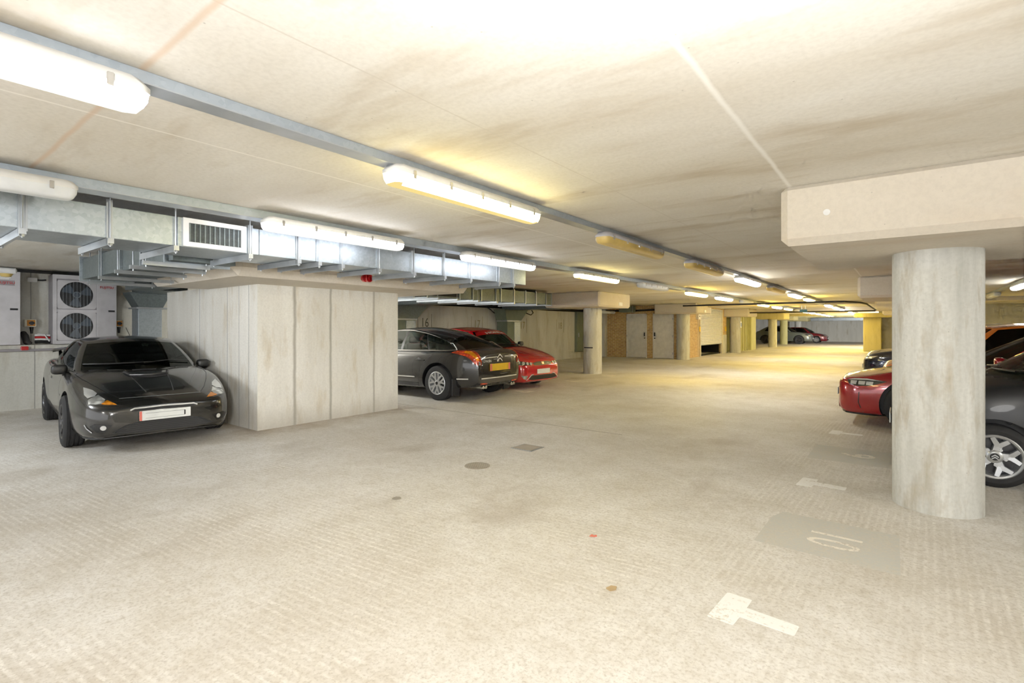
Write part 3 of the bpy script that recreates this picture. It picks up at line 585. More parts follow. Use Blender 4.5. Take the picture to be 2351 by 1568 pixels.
# small things farther off
t = empty('air_duct', (-5.4,61.1,2.15), 'silver duct along the top of the distant end wall', 'duct')
MB().box(-8.3,-2.4,60.7,61.4,2.15,2.44,.01).build('duct_body', M['galv'], t, smooth=0)
for x in (-8.0,-6.8,-5.6,-4.4,-3.2): MB().box(x-.03,x+.03,60.67,61.43,2.12,2.47).build('flange', M['steel'], t, smooth=0)
t = empty('hanging_sign', (-3.5,26.3,2.1), 'small teal sign hung under the ceiling far down the aisle', 'sign')
MB().box(-3.68,-3.38,26.28,26.32,2.15,2.27,.01).build('panel', plain('teal_sign', lin(14,70,78), .5), t); MB().cyl((-3.6,26.3,2.28),(-3.6,26.3,2.5),.008,6).cyl((-3.45,26.3,2.28),(-3.45,26.3,2.5),.008,6).build('hanger', M['steel'], t)
def arc(cx, cy, r, a0, a1, z0, z1, n=10):
    A = [a0+(a1-a0)*i/n for i in range(n+1)]
    return MB().add([(cx+r*math.cos(a), cy+r*math.sin(a), z) for a in A for z in (z0,z1)], [(2*i,2*i+2,2*i+3,2*i+1) for i in range(n)])
c2 = [o for o in bpy.data.objects if o.name.startswith('concrete_column') and abs(o.location.x+7.79) < .01 and abs(o.location.y-14.35) < .01][0]
arc(-7.79,14.35,.293,-2.2,-1.05,.80,.835).build('scuff_mark', M['rubber'], c2, smooth=0, fixn=False)
c1 = [o for o in bpy.data.objects if o.name == 'concrete_column'][0]
MB().cyl((-.425,4.252,2.275),(-.425,4.246,2.275),.022,20).build('tie_hole_plug', M['white'], c1)
# ------------------------------------------------------------------ cars
def pchip(keys):
    xs = np.array([k[0] for k in keys], float); ys = np.array([k[1] for k in keys], float)
    h = np.diff(xs); dl = np.diff(ys)/h; d = np.zeros(len(xs))
    for i in range(1, len(xs)-1):
        if dl[i-1]*dl[i] > 0:
            w1 = 2*h[i]+h[i-1]; w2 = h[i]+2*h[i-1]; d[i] = (w1+w2)/(w1/dl[i-1]+w2/dl[i])
    d[0] = dl[0]; d[-1] = dl[-1]
    def f(x):
        x = min(max(x, xs[0]), xs[-1]); i = min(int(np.searchsorted(xs, x, 'right'))-1, len(h)-1); t = (x-xs[i])/h[i]
        return float((2*t**3-3*t*t+1)*ys[i]+(t**3-2*t*t+t)*h[i]*d[i]+(-2*t**3+3*t*t)*ys[i+1]+(t**3-t*t)*h[i]*d[i+1])
    return f
def crom(P, t):
    n = len(P); i = min(int(t), n-2); u = t-i
    p1, p2 = P[i], P[i+1]; p0 = P[i-1] if i > 0 else p1*2-p2; p3 = P[i+2] if i+2 < n else p2*2-p1
    return .5*((2*p1)+(p2-p0)*u+(2*p0-5*p1+4*p2-p3)*u*u+(3*p1-p0-3*p2+p3)*u**3)

class Car: pass
def make_car(name, label, P, loc, rz, group=None):
    c = Car(); c.P = P; c.sF = P['fo']; c.L = P['L']
    c.root = empty(name, loc, label, 'car', group, rz=rz)
    X = lambda s: c.sF-s
    w, zb, zs, zc = (pchip(P[k]) for k in ('w','zb','zs','zc'))
    L = P['L']
    S = sorted(set([0,.012,.03,.06,.1,.15,.2,.27,.35]+[round(.35+.085*i,4) for i in range(1,int((L-.7)/.085)+1)]+[L-x for x in (.35,.27,.2,.15,.1,.06,.03,.012,0)]))
    rows = []
    for s in S:
        W_, b, sh, ce = w(s), zb(s), zs(s), zc(s); h = sh-b
        ctl = [(0,b),(.55*W_,b),(.86*W_,b+.012),(.955*W_,b+.1*h),(.992*W_,b+.28*h),(W_,b+.5*h),(.995*W_,b+.66*h),(.975*W_,b+.82*h),(.945*W_,b+.925*h),(.885*W_,sh-.002),(.75*W_,sh+(ce-sh)*.35),(.45*W_,sh+(ce-sh)*.78),(0,ce)]
        if P.get('crease'): ctl[6] = (1.0*W_,b+.7*h); ctl[7] = (.965*W_,b+.80*h)
        V = [np.array(q) for q in ctl]; half = [crom(V, i/3) for i in range(3*(len(V)-1)+1)]
        half[0][0] = 0; half[-1][0] = 0
        rows.append([(X(s),float(q[0]),float(q[1])) for q in half]+[(X(s),-float(q[0]),float(q[1])) for q in half[-2:0:-1]])
    n = len(rows[0]); m = MB(); vs = sum(rows, [])
    fs = [(i*n+k,i*n+(k+1)%n,(i+1)*n+(k+1)%n,(i+1)*n+k) for i in range(len(rows)-1) for k in range(n)]
    m.add(vs, fs+[tuple(range(n)), tuple(reversed([(len(rows)-1)*n+k for k in range(n)]))])
    # deck under the glasshouse is cabin trim
    bs = [(q[0],q[1]) for q in P['belt']]
    def inbelt(s, y):
        y = abs(y)
        for (s0,y0),(s1,y1) in zip(bs[1:-2], bs[2:-1]):
            if s0 <= s <= s1: return y < (y0+(y1-y0)*(s-s0)/(s1-s0))-.03
        if bs[0][0] < s < bs[1][0]: return y < bs[1][1]*math.sqrt((s-bs[0][0])/(bs[1][0]-bs[0][0]))-.02
        return False
    for fi, f in enumerate(m.f[:-2]):
        cx = sum(m.v[i][0] for i in f)/4; cy = sum(m.v[i][1] for i in f)/4; cz = sum(m.v[i][2] for i in f)/4
        s = c.sF-cx
        if inbelt(s, cy) and cz > zb(s)+.6*(zs(s)-zb(s)): m.mi[fi] = 1
    body = m.build('body', [P['paint'], M['interior'], M['black']], c.root, local=True, smooth=50); c.body = body
    # wheel arches
    cut = MB(); R = P['r']; ar = R+P.get('gap',.05); hw = max(k[1] for k in P['w'])
    for s in (c.sF, c.sF+P['wb']):
        for sg in (-1,1): cut.cyl((X(s),sg*(hw-.30),R+.01),(X(s),sg*(hw+.2),R+.01),ar,40)
    co_ = cut.build('arch_cutter', M['black'], None, local=True, smooth=0)
    md = body.modifiers.new('arch','BOOLEAN'); md.operation = 'DIFFERENCE'; md.object = co_; md.solver = 'EXACT'
    try: md.material_mode = 'TRANSFER'
    except Exception: pass
    co_.parent = c.root
    dg = bpy.context.evaluated_depsgraph_get(); dg.update()
    me = bpy.data.meshes.new_from_object(body.evaluated_get(dg)); body.modifiers.clear(); body.data = me; me.name = 'body'
    bpy.data.objects.remove(co_)
    me.polygons.foreach_set('use_smooth', [True]*len(me.polygons)); me.set_sharp_from_angle(angle=math.radians(42))
    bv = [Vector(v.co) for v in me.vertices]; bf = [tuple(p.vertices) for p in me.polygons]
    bvh0 = BVHTree.FromPolygons(bv, bf); c.bvh0 = bvh0
    # glasshouse
    belt = []
    for s, y in P['belt']:
        h_ = bvh0.ray_cast(Vector((X(s),y,3)), Vector((0,0,-1)))[0]; belt.append(np.array([s,y,(h_.z if h_ else .9)-.012]))
    roof = [np.array(q, float) for q in P['roof']]; nk = len(belt)-1
    def ev(K, t):
        if t <= 1: a, b = K[0], K[1]; return np.array([a[0]+(b[0]-a[0])*t*t, b[1]*t, a[2]+(b[2]-a[2])*t*t])
        if t >= nk-1: a, b = K[nk], K[nk-1]; g = nk-t; return np.array([a[0]+(b[0]-a[0])*g*g, b[1]*g, a[2]+(b[2]-a[2])*g*g])
        return crom(K[1:nk], t-1)
    wins = P['wins']; tb = set(); vb = {0,.04,.2,.4,.6,.8,.95,1.0}
    for wn in wins: tb |= {wn[1],wn[2]}; vb |= {wn[3],wn[4]}
    fr = set(round(i/8,4) for i in range(9))|{t for t in tb if 0 <= t <= 1}|{round(nk-t,4) for t in tb if t >= nk-1}
    T = sorted(fr|{round(nk-f,4) for f in fr}|{round(1+i/6,4) for i in range(6*(nk-2)+1)}|tb); V_ = sorted(vb)
    bul = P.get('bulge',.03)
    def pt(t, v):
        b, r_ = ev(belt, t), ev(roof, t); e = 1e-3; d = ev(belt, min(t+e,nk))-ev(belt, max(t-e,0)); nn = np.array([-d[1], d[0]]) ; nn = nn/(np.linalg.norm(nn)+1e-9)
        q = b+(r_-b)*v; o_ = 4*v*(1-v)*bul; return (X(q[0]+nn[0]*o_*-1 if False else q[0]+nn[0]*o_), max(q[1]+nn[1]*o_, 0), q[2]+o_*.35)
    fm = MB(); gl = {}
    mir = lambda p: (p[0],-p[1],p[2])
    for i in range(len(T)-1):
        for j in range(len(V_)-1):
            tc, vc = (T[i]+T[i+1])/2, (V_[j]+V_[j+1])/2
            q = [pt(T[i],V_[j]),pt(T[i+1],V_[j]),pt(T[i+1],V_[j+1]),pt(T[i],V_[j+1])]
            tgt = None
            for wn in wins:
                if wn[1] <= tc <= wn[2] and wn[3] <= vc <= wn[4]: tgt = wn
            blk = 1 if any(a <= tc <= b for a, b in P.get('black',())) else 0
            if tgt is None:
                fm.add(q,[(0,1,2,3)],blk); fm.add([mir(p) for p in q],[(3,2,1,0)],blk)
            else:
                ctr = tgt[0] in ('windscreen','rear_window')
                gl.setdefault((tgt[0],tgt[1],0),[MB(),tgt[5]])[0].add(q,[(0,1,2,3)])
                gl.setdefault((tgt[0],tgt[1],0 if ctr else 1),[MB(),tgt[5]])[0].add([mir(p) for p in q],[(3,2,1,0)])
    # roof panel (Coons patch between the four roof edges)
    q01 = [t for t in T if t <= 1]; qs = [-t for t in reversed(q01)][:-1]+q01; ts = [t for t in T if 1 <= t <= nk-1]
    F = lambda q: np.array([1,math.copysign(1,q) if q else 1,1])*ev(roof, abs(q)); B = lambda q: np.array([1,math.copysign(1,q) if q else 1,1])*ev(roof, nk-abs(q))
    sg = np.array([1,-1,1]); grid = []
    c0, c1 = ev(roof,1), ev(roof,nk-1)
    for t in ts:
        ta = (t-1)/(nk-2); Rg = ev(roof,t); Lf = Rg*sg
        for q in qs:
            u = (q+1)/2; p = (1-u)*Lf+u*Rg+(1-ta)**1.3*(F(q)-((1-u)*c0*sg+u*c0))+ta**3*(B(q)-((1-u)*c1*sg+u*c1))
            p[2] += P.get('crown',.03)*(1-q*q)*math.sin(PI*ta); grid.append((X(p[0]),p[1],p[2]))
    nq = len(qs); fm.add(grid, [(i*nq+k,i*nq+k+1,(i+1)*nq+k+1,(i+1)*nq+k) for i in range(len(ts)-1) for k in range(nq-1)], 2 if P.get('roofmat') else 0)
    def weld(mb):
        b = bmesh.new(); vv = [b.verts.new(v) for v in mb.v]
        for f, mi in zip(mb.f, mb.mi):
            try: b.faces.new([vv[i] for i in f]).material_index = mi
            except ValueError: pass
        bmesh.ops.remove_doubles(b, verts=b.verts[:], dist=1e-4); bmesh.ops.recalc_face_normals(b, faces=b.faces[:])
        o = MB(); b.verts.index_update(); o.v = [v.co[:] for v in b.verts]; o.f = [tuple(v.index for v in f.verts) for f in b.faces]; o.mi = [f.material_index for f in b.faces]; b.free(); return o
    allv = list(bv); allf = list(bf)
    def acc(mb): o = len(allv); allv.extend(Vector(v) for v in mb.v); allf.extend(tuple(i+o for i in f) for f in mb.f)
    fm = weld(fm); acc(fm); fm.build('roof_frame', [P['paint'], M['black'], P.get('roofmat') or P['paint']], c.root, local=True, smooth=50, fixn=False)
    for (nm, _, _), (mb, gm) in gl.items():
        mb = weld(mb); acc(mb); mb.build(nm, gm, c.root, local=True, smooth=60, fixn=False)
    c.bvh = BVHTree.FromPolygons(allv, allf); c.X = X
    # seats, dash and wheel seen through the glass
    if P.get('cabin'):
        for s, y in P['cabin']['seats']:
            zd = zc(s); t_ = MB().box(X(s)-.09,X(s)+.06,y-.23,y+.23,zd-.1,zd+P['cabin'].get('sh',.14),.05,3).box(X(s)-.1,X(s)+.0,y-.13,y+.13,zd+P['cabin'].get('sh',.14)+.01,zd+P['cabin'].get('sh',.14)+.15,.04,3)
            t_.build('seat', P['cabin'].get('mat', M['seat']), c.root, local=True)
        s0 = P['belt'][1][0]; zd = zc(s0+.25)
        MB().prism([(X(s0-.15),zc(s0)-.08),(X(s0+.1),zd+.005),(X(s0+.28),zd+.03),(X(s0+.42),zd-.0),(X(s0+.42),zd-.1)], 'y', -.6, .6).build('dashboard', M['interior'], c.root, local=True)
        yy = P['cabin'].get('wheel_y',-.36); cx = X(s0+.5)
        tl = Matrix.Translation((cx,yy,zd+.02)) @ Matrix.Rotation(math.radians(-62),4,'Y')
        pts = [tl @ Vector((math.cos(a)*.17, math.sin(a)*.17, 0)) for a in [2*PI*k/28 for k in range(29)]]
        MB().tube(pts, .014, 8).build('steering_wheel', M['black'], c.root, local=True)
    # wheels
    for s in (c.sF, c.sF+P['wb']):
        for sd in (1,-1): make_wheel(c, X(s), sd, hw, P)
    # underside filler
    return c

WH = {}
def make_wheel(c, x, sd, hw, P):
    R, tw, st = P['r'], P.get('tw',.2), P.get('rim','five'); rr = R*P.get('rimf',.68); rm = P.get('rimmat', M['alloy'])
    key = (R,tw,st,rm.name)
    if key not in WH:
        t = MB(); hwid = tw/2
        prof = [(rr-.01,-hwid+.02),(rr,-hwid+.005),(R-.045,-hwid-.004),(R-.016,-hwid*.93),(R,-hwid*.74)]
        for g in (-.042,0,.042): prof += [(R,g-.008),(R-.008,g-.005),(R-.008,g+.005),(R,g+.008)]
        prof += [(R,hwid*.74),(R-.016,hwid*.93),(R-.045,hwid+.004),(rr,hwid-.005),(rr-.01,hwid-.02)]
        t.lathe(prof, 'y', n=48)
        r = MB(); o = hwid
        r.lathe([(rr+.004,o-.004),(rr-.004,o+.002),(rr-.018,o-.004),(rr-.03,o-.03),(rr-.034,o-.13)], 'y', n=48)
        d = MB().lathe([(0,o-.1),(rr-.03,o-.1)], 'y', n=32)
        def bar(a0, r0, w0, a1, r1, w1, y0=-.012, y1=-.008, th=.03):
            p0 = Vector((math.cos(a0)*r0, 0, math.sin(a0)*r0)); p1 = Vector((math.cos(a1)*r1,0,math.sin(a1)*r1)); dd = (p1-p0).normalized(); nn = Vector((-dd.z,0,dd.x))
            vs = []
            for p, w_, yy in ((p0,w0,y0),(p1,w1,y1)):
                vs += [p+nn*w_+Vector((0,o+yy-th,0)), p+nn*w_*.8+Vector((0,o+yy,0)), p-nn*w_*.8+Vector((0,o+yy,0)), p-nn*w_+Vector((0,o+yy-th,0))]
            r.add(vs, [(0,1,5,4),(1,2,6,5),(2,3,7,6),(0,3,2,1),(4,5,6,7)])
        re = rr-.022
        if st == 'five':
            for k in range(5): bar(2*PI*k/5+.3,.04,.036,2*PI*k/5+.3,re,.024)
        elif st == 'seven':
            for k in range(7): bar(2*PI*k/7+.2,.05,.03,2*PI*k/7+.2,re,.026)
        elif st == 'yfive':
            for k in range(5):
                a = 2*PI*k/5+.55; bar(a,.04,.036,a,rr*.56,.034,-.02,-.018); 
                for sg in (-1,1): bar(a,rr*.5,.026,a+sg*.33,re,.02,-.018,-.006)
        elif st == 'yseven':
            for k in range(7):
                a = 2*PI*k/7+.2; bar(a,.04,.028,a,rr*.5,.028,-.012,-.012)
                for sg in (-1,1): bar(a,rr*.42,.026,a+sg*.25,re,.021,-.012,-.006)
        elif st == 'ten':
            for k in range(10): bar(2*PI*k/10,.05,.016,2*PI*k/10,re,.013)
        r.lathe([(0,o-.006),(.045,o-.008),(.06,o-.02),(.06,o-.05)], 'y', n=24)
        nut = r
        for k in range(5): a = 2*PI*k/5+.9; nut.cyl((math.cos(a)*.075,o-.03,math.sin(a)*.075),(math.cos(a)*.075,o-.012,math.sin(a)*.075),.012,10)
        cap = MB().lathe([(0,o-.002),(.03,o-.003),(.034,o-.008)], 'y', n=20)
        WH[key] = [t.build('wheel', M['rubber'], c.root, local=True, smooth=30), r.build('rim', rm, c.root, local=True, smooth=40), d.build('brake_disc', M['alloydk'] if rm is not M['alloydk'] else M['dark'], c.root, local=True, smooth=0), cap.build('hub_cap', M['black'] if rm is not M['alloydk'] else M['alloydk'], c.root, local=True)]
        wh = WH[key]; first = True
    else:
        wh = [o.copy() for o in WH[key]]; first = False
        for o in wh: C.objects.link(o)
    for o in wh: o.location = (0,0,0)
    wh[0].parent = c.root; wh[0].location = (x, sd*(hw-tw/2-P.get('inset',.012)), R); wh[0].rotation_euler = (0,0,0 if sd > 0 else PI)
    for o in wh[1:]: o.parent = wh[0]

def D(ds, dy, dz): v = Vector((-ds,dy,dz)); return v.normalized()
DIRS = dict(front=D(1,0,0), rear=D(-1,0,0), top=D(0,0,-1), left=D(0,-1,0), right=D(0,1,0))
def project(c, p, d, off):
    o = Vector(p)-d*2.2; h, n, _, _ = c.bvh.ray_cast(o, d)
    if h is None or (h-Vector(p)).length > 1.0:
        h, n, _, _ = c.bvh.find_nearest(Vector(p))
    if n.dot(d) > 0: n = -n
    return h+n*off
def patch(c, pts, d, name, mat, off=.004, res=.045, parent=None, both=False, label=None, mb=None):
    """a piece of trim, lamp or seam laid on the body: outline points (s back from the nose, y left, z up) thrown onto it along d"""
    out = []
    for sd in ((1,-1) if both else (1,)):
        dd = (DIRS[d] if isinstance(d, str) else D(*d)).copy(); dd.y *= sd
        P3 = [Vector((c.X(s),y*sd,z)) for s,y,z in pts]; ctr = sum(P3, Vector())/len(P3)
        u = dd.orthogonal().normalized(); w = dd.cross(u)
        p2 = []
        for a, b in zip(P3, P3[1:]+P3[:1]):
            k = max(1, int((b-a).length/res))
            for i in range(k): q = a.lerp(b, i/k)-ctr; p2.append(Vector((q.dot(u), q.dot(w))))
        n = len(p2); xs = [p.x for p in p2]; ys = [p.y for p in p2]; inn = []
        x = min(xs)+res*.6
        while x < max(xs):
            y = min(ys)+res*.6
            while y < max(ys):
                ok = False; j = n-1
                for i in range(n):
                    a, b = p2[i], p2[j]
                    if (a.y > y) != (b.y > y) and x < (b.x-a.x)*(y-a.y)/(b.y-a.y+1e-12)+a.x: ok = not ok
                    j = i
                if ok: inn.append(Vector((x,y)))
                y += res
            x += res
        r = geometry.delaunay_2d_cdt(p2+inn, [], [list(range(n))], 1, 1e-6)
        vs = [project(c, ctr+u*q.x+w*q.y, dd, off) for q in r[0]]
        m = mb or MB(); fs = []
        for f in r[2]:
            a, b, e = (vs[i] for i in f[:3]); fs.append(tuple(f) if (b-a).cross(e-a).dot(-dd) > 0 else tuple(reversed(f)))
        m.add(vs, fs)
        if mb is None:
            o = m.build(name, mat, parent or c.root, local=True, smooth=60, fixn=False)
            if label: o['label'] = label
            out.append(o)
    return out if both else (out[0] if out else None)
def strip_pts(line, wid, d):
    dd = (DIRS[d] if isinstance(d, str) else D(*d)); L_ = []; R_ = []
    P3 = [Vector((-s,y,z)) for s,y,z in line]
    for i, p in enumerate(P3):
        t = (P3[min(i+1,len(P3)-1)]-P3[max(i-1,0)]).normalized(); n = t.cross(dd).normalized()*wid/2
        a, b = p+n, p-n; L_.append((-a.x,a.y,a.z)); R_.append((-b.x,b.y,b.z))
    return L_+R_[::-1]
def strip(c, line, wid, d, name, mat, off=.003, both=False, parent=None, res=.06, mb=None):
    return patch(c, strip_pts(line, wid, d), d, name, mat, off, res, parent, both, mb=mb)
def ptube(c, line, r, d, name, mat, off=0, both=False, parent=None, dens=.08):
    out = []
    for sd in ((1,-1) if both else (1,)):
        dd = (DIRS[d] if isinstance(d, str) else D(*d)).copy(); dd.y *= sd; P3 = [Vector((c.X(s),y*sd,z)) for s,y,z in line]; q = []
        for a, b in zip(P3, P3[1:]):
            k = max(1, int((b-a).length/dens)); q += [a.lerp(b, i/k) for i in range(k)]
        q.append(P3[-1]); out.append(MB().tube([project(c, p, dd, off) for p in q], r, 8).build(name, mat, parent or c.root, local=True))
    return out
def lettering(c, body, size, pos, d, name, mat, off=.006, roll=0, bold=0, parent=None, sx=1):
    """letters laid on the body; pos = (s,y,z) of the centre, read by someone facing the panel"""
    dd = DIRS[d] if isinstance(d, str) else D(*d); up = Vector((0,0,1)); n = -dd; x = up.cross(n).normalized(); y = n.cross(x).normalized()
    m = text_mb(body, size, .0, bold); p0 = Vector((c.X(pos[0]),pos[1],pos[2])); vs = []
    for v in m.v: vs.append(project(c, p0+x*(v[0]*sx*math.cos(roll)-v[1]*math.sin(roll))+y*(v[0]*sx*math.sin(roll)+v[1]*math.cos(roll)), dd, off))
    m.v = [tuple(v) for v in vs]; return m.build(name, mat, parent or c.root, local=True, smooth=0, fixn=False)
def plate(c, s, y, z, w, h, mat, tilt=0, out=.02, edge=None, rear=False):
    """number plate standing just proud of the bumper"""
    p = project(c, (c.X(s),y,z), DIRS['rear' if rear else 'front'], 0); sx = -1 if rear else 1; x = p.x+sx*out
    pl_ = MB().box(x-.006,x+.006,y-w/2,y+w/2,z-h/2,z+h/2,.003).build('number_plate', mat, c.root, local=True, smooth=0)
    if edge:
        for e in (-1,1): MB().box(x+sx*.006-.001,x+sx*.006+.001,y+e*(w/2-.03)-.03,y+e*(w/2-.03)+.03,z-h/2+.002,z+h/2-.002).build('plate_edge', edge, pl_, local=True, smooth=0)
    MB().box(x-sx*.03-.02,x-sx*.03+.022,y-w/2+.02,y+w/2-.02,z-h/2+.01,z+h/2-.01).build('plate_holder', M['black'], pl_, local=True, smooth=0)
    return pl_
def mirror(c, s, y, z, mat, w=.2, h=.13, dp=.11):
    for sd in (1,-1):
        x = c.X(s); b = bmesh.new(); bmesh.ops.create_uvsphere(b, u_segments=20, v_segments=12, radius=.5)
        for v in b.verts:
            q = v.co; k = lambda a: math.copysign(abs(2*a)**.6, a)/2
            v.co = (x+k(q.x)*dp*(1.0), sd*(y+w/2+k(q.y)*w), z+k(q.z)*h)
        m = MB().bm(b); b.free()
        m.add(*[(lambda t: (t.v, t.f))(MB().prism([(x-.03,z-.07),(x+.05,z-.09),(x+.03,z-.02),(x-.03,z-.02)], 'y', sd*(y-.06), sd*(y+.06)))][0])
        o = m.build('door_mirror', mat, c.root, local=True, smooth=60)
        MB().box(x-dp/2-.004,x-dp/2+.002,min(sd*(y+.02),sd*(y+w-.02)),max(sd*(y+.02),sd*(y+w-.02)),z-h*.38,z+h*.38,.002).build('mirror_glass', M['chrome'], o, local=True)
def wiper(c, line, d='front'):
    a = ptube(c, line, .009, d, 'wiper', M['black'], .018)[0]; return a
def seams(c, lines, d, both=True, wid=.007, mat=None):
    for ln in lines: strip(c, ln, wid, d, 'panel_gap', mat or M['black'], .0018, both)

# ---- 1. black coupe, front three quarter view
pc = paint('black_coupe_paint', lin(7,7,7), .2, .8, .1, (lin(96,84,66), .10))
cel = make_car('coupe', 'black two-door coupe with white front plate parked nose out under the duct', dict(
    L=4.34, fo=.92, wb=2.60, r=.312, tw=.205, gap=.045, paint=pc, rim='five', rimmat=M['alloydk'], rimf=.66, inset=.0,
    w=[(0,.52),(.03,.60),(.08,.66),(.18,.73),(.35,.785),(.6,.825),(.92,.85),(1.3,.852),(2,.848),(2.8,.852),(3.5,.868),(3.9,.85),(4.15,.77),(4.28,.69),(4.34,.60)],
    zb=[(0,.21),(.08,.17),(.4,.165),(2,.18),(3.5,.2),(4.1,.27),(4.34,.36)],
    zs=[(0,.47),(.03,.53),(.1,.575),(.25,.635),(.5,.715),(.8,.785),(1.1,.83),(1.5,.865),(2.2,.895),(3.0,.925),(3.6,.945),(4.1,.93),(4.28,.88),(4.34,.8)],
    zc=[(0,.52),(.03,.565),(.1,.605),(.25,.66),(.5,.735),(.8,.815),(1.1,.875),(1.4,.925),(2.2,.935),(3.0,.945),(3.7,.98),(4.1,.985),(4.28,.93),(4.34,.84)],
    belt=[(1.14,0),(1.42,.69),(2.2,.765),(2.95,.755),(3.5,.70),(3.98,.58),(4.06,0)],
    roof=[(1.98,0,1.29),(2.12,.52,1.245),(2.45,.565,1.275),(2.8,.56,1.265),(3.08,.53,1.235),(3.3,.49,1.19),(3.38,0,1.235)],
    wins=[('windscreen',0,.93,.03,.90,M['glassd']),('side_window',1.14,2.75,.05,.92,M['glassd']),('side_window',2.82,4.2,.06,.88,M['glassd']),('rear_window',5.15,6,.08,.95,M['glassk'])],
    black=[(2.75,2.82)], bulge=.028, cabin=dict(seats=[(2.45,.36),(2.45,-.36)], wheel_y=-.36, sh=.10)), (-7.97,2.41,0), math.radians(-6.3))
hl = patch(cel, [(.74,.73,.785),(.52,.645,.725),(.36,.59,.685),(.18,.53,.62),(.035,.435,.548),(.06,.55,.552),(.13,.645,.56),(.18,.70,.57),(.33,.72,.645),(.55,.75,.72)], (.75,-.3,-.6), 'headlight', M['lampdark'], .005, .025, both=True)
for sd, o in zip((1,-1), hl):
    patch(cel, [(.56,.70*sd,.735),(.45,.625*sd,.70),(.34,.60*sd,.675),(.27,.63*sd,.648),(.27,.69*sd,.63),(.36,.71*sd,.66)], (.75,-.3*sd,-.6), 'reflector', M['lampwhite'], .009, .02, o)
    patch(cel, [(.30,.595*sd,.66),(.17,.545*sd,.612),(.10,.57*sd,.572),(.13,.63*sd,.567),(.18,.69*sd,.575),(.24,.69*sd,.61)], (.75,-.3*sd,-.6), 'reflector', M['lampclear'], .008, .02, o)
    patch(cel, [(.15,.53*sd,.603),(.05,.455*sd,.553),(.07,.54*sd,.556),(.10,.59*sd,.57)], (.75,-.3*sd,-.6), 'indicator', M['lampor'], .011, .02, o)
strip(cel, [(.17,-.42,.60),(.155,-.2,.60),(.15,0,.60),(.155,.2,.60),(.17,.42,.60)], .010, (.5,0,-.8), 'panel_gap', M['alloy'], .002)
seams(cel, [[(.17,.42,.6),(.33,.505,.67),(.6,.60,.76),(.9,.68,.83),(1.2,.71,.87),(1.3,.68,.9)]], 'top')
ptube(cel, [(1.02,-.24,.88),(.86,-.20,.83),(.82,0,.83),(.86,.20,.83),(1.02,.24,.88)], .016, 'top', 'bonnet_scoop', M['alloydk'], .012)
patch(cel, [(.84,-.19,.9),(.80,0,.9),(.84,.19,.9),(.77,.18,.9),(.73,0,.9),(.77,-.18,.9)], 'top', 'scoop_intake', M['dark'], .003, .04)
ptube(cel, [(.86,.20,.9),(.5,.17,.75),(.25,.14,.62)], .005, 'top', 'bonnet_crease', M['alloydk'], 0, True)
ptube(cel, [(0,-.34,.49),(0,-.30,.505),(0,0,.515),(0,.30,.505),(0,.34,.49)], .009, 'front', 'grille_bar', M['trim'], .006)
patch(cel, [(0,-.33,.475),(0,.33,.475),(0,.32,.50),(0,0,.508),(0,-.32,.50)], 'front', 'upper_grille', M['dark'], .004)
patch(cel, [(0,-.50,.245),(0,-.36,.325),(0,-.2,.35),(0,.2,.35),(0,.36,.325),(0,.50,.245),(0,.3,.222),(0,-.3,.222)], 'front', 'lower_grille', M['dark'], .004)
gm_ = MB()
for k in range(5): strip(cel, [(0,-.40+.02*abs(2-k),.245+.021*k),(0,0,.25+.021*k),(0,.40-.02*abs(2-k),.245+.021*k)], .005, 'front', '', None, .008, mb=gm_)
gm_.build('grille_mesh', M['alloydk'], cel.root, local=True, smooth=0, fixn=False)
ptube(cel, [(.3,-.77,.20),(.12,-.66,.19),(.03,-.45,.195),(0,0,.2),(.03,.45,.195),(.12,.66,.19),(.3,.77,.20)], .012, 'front', 'front_lip', M['black'], .006)
for sd in (1,-1):
    fg = patch(cel, [(.1,.47*sd,.34),(.1,.65*sd,.36),(.1,.70*sd,.335),(.1,.62*sd,.265),(.1,.54*sd,.26)], (.9,-.35*sd,0), 'fog_recess', M['black'], .004, .03)
    patch(cel, [(.1,.55*sd+.03*math.cos(a),.315+.027*math.sin(a)) for a in [2*PI*k/14 for k in range(14)]], (.9,-.35*sd,0), 'fog_lamp', M['lampwhite'], .01, .02, fg)
    strip(cel, [(.2,.715*sd,.35),(.17,.70*sd,.31),(.12,.66*sd,.265)], .012, (.9,-.5*sd,0), 'fog_trim', M['alloy'], .008, parent=fg)
ptube(cel, [(0,.50,.245),(0,.38,.32),(0,.2,.355)], .006, 'front', 'grille_trim', M['alloydk'], .006, True)
pl1 = plate(cel, 0, 0, .415, .52, .112, M['plate_w'], edge=None, out=.035)
px_ = max(v.co.x for v in pl1.data.vertices)
MB().box(px_,px_+.001,-.20,.20,.441,.444).box(px_,px_+.001,-.20,.20,.383,.386).box(px_,px_+.001,.19,.205,.386,.441).box(px_,px_+.001,-.225,-.22,.45,.455).build('plate_print', M['alloydk'], pl1, local=True, smooth=0)
MB().box(px_,px_+.001,-.26,-.235,.36,.47).build('plate_edge', M['pinkred'], pl1, local=True, smooth=0)
mirror(cel, 1.62, .745, .90, M['black'], .17, .13, .11)
wiper(cel, [(1.22,.02,.95),(1.30,.3,.97),(1.46,.6,.94)]); wiper(cel, [(1.28,-.60,.95),(1.22,-.35,.95),(1.24,.1,.96)])
seams(cel, [[(1.62,.85,.86),(1.50,.85,.6),(1.50,.85,.3)],[(2.85,.85,.90),(2.95,.85,.7),(2.8,.85,.32)],[(1.5,.85,.27),(2.8,.85,.27)]], 'left')
patch(cel, [(2.65,.85,.745),(2.85,.85,.75),(2.85,.85,.715),(2.65,.85,.71)], 'left', 'door_handle', pc, .014, both=True)
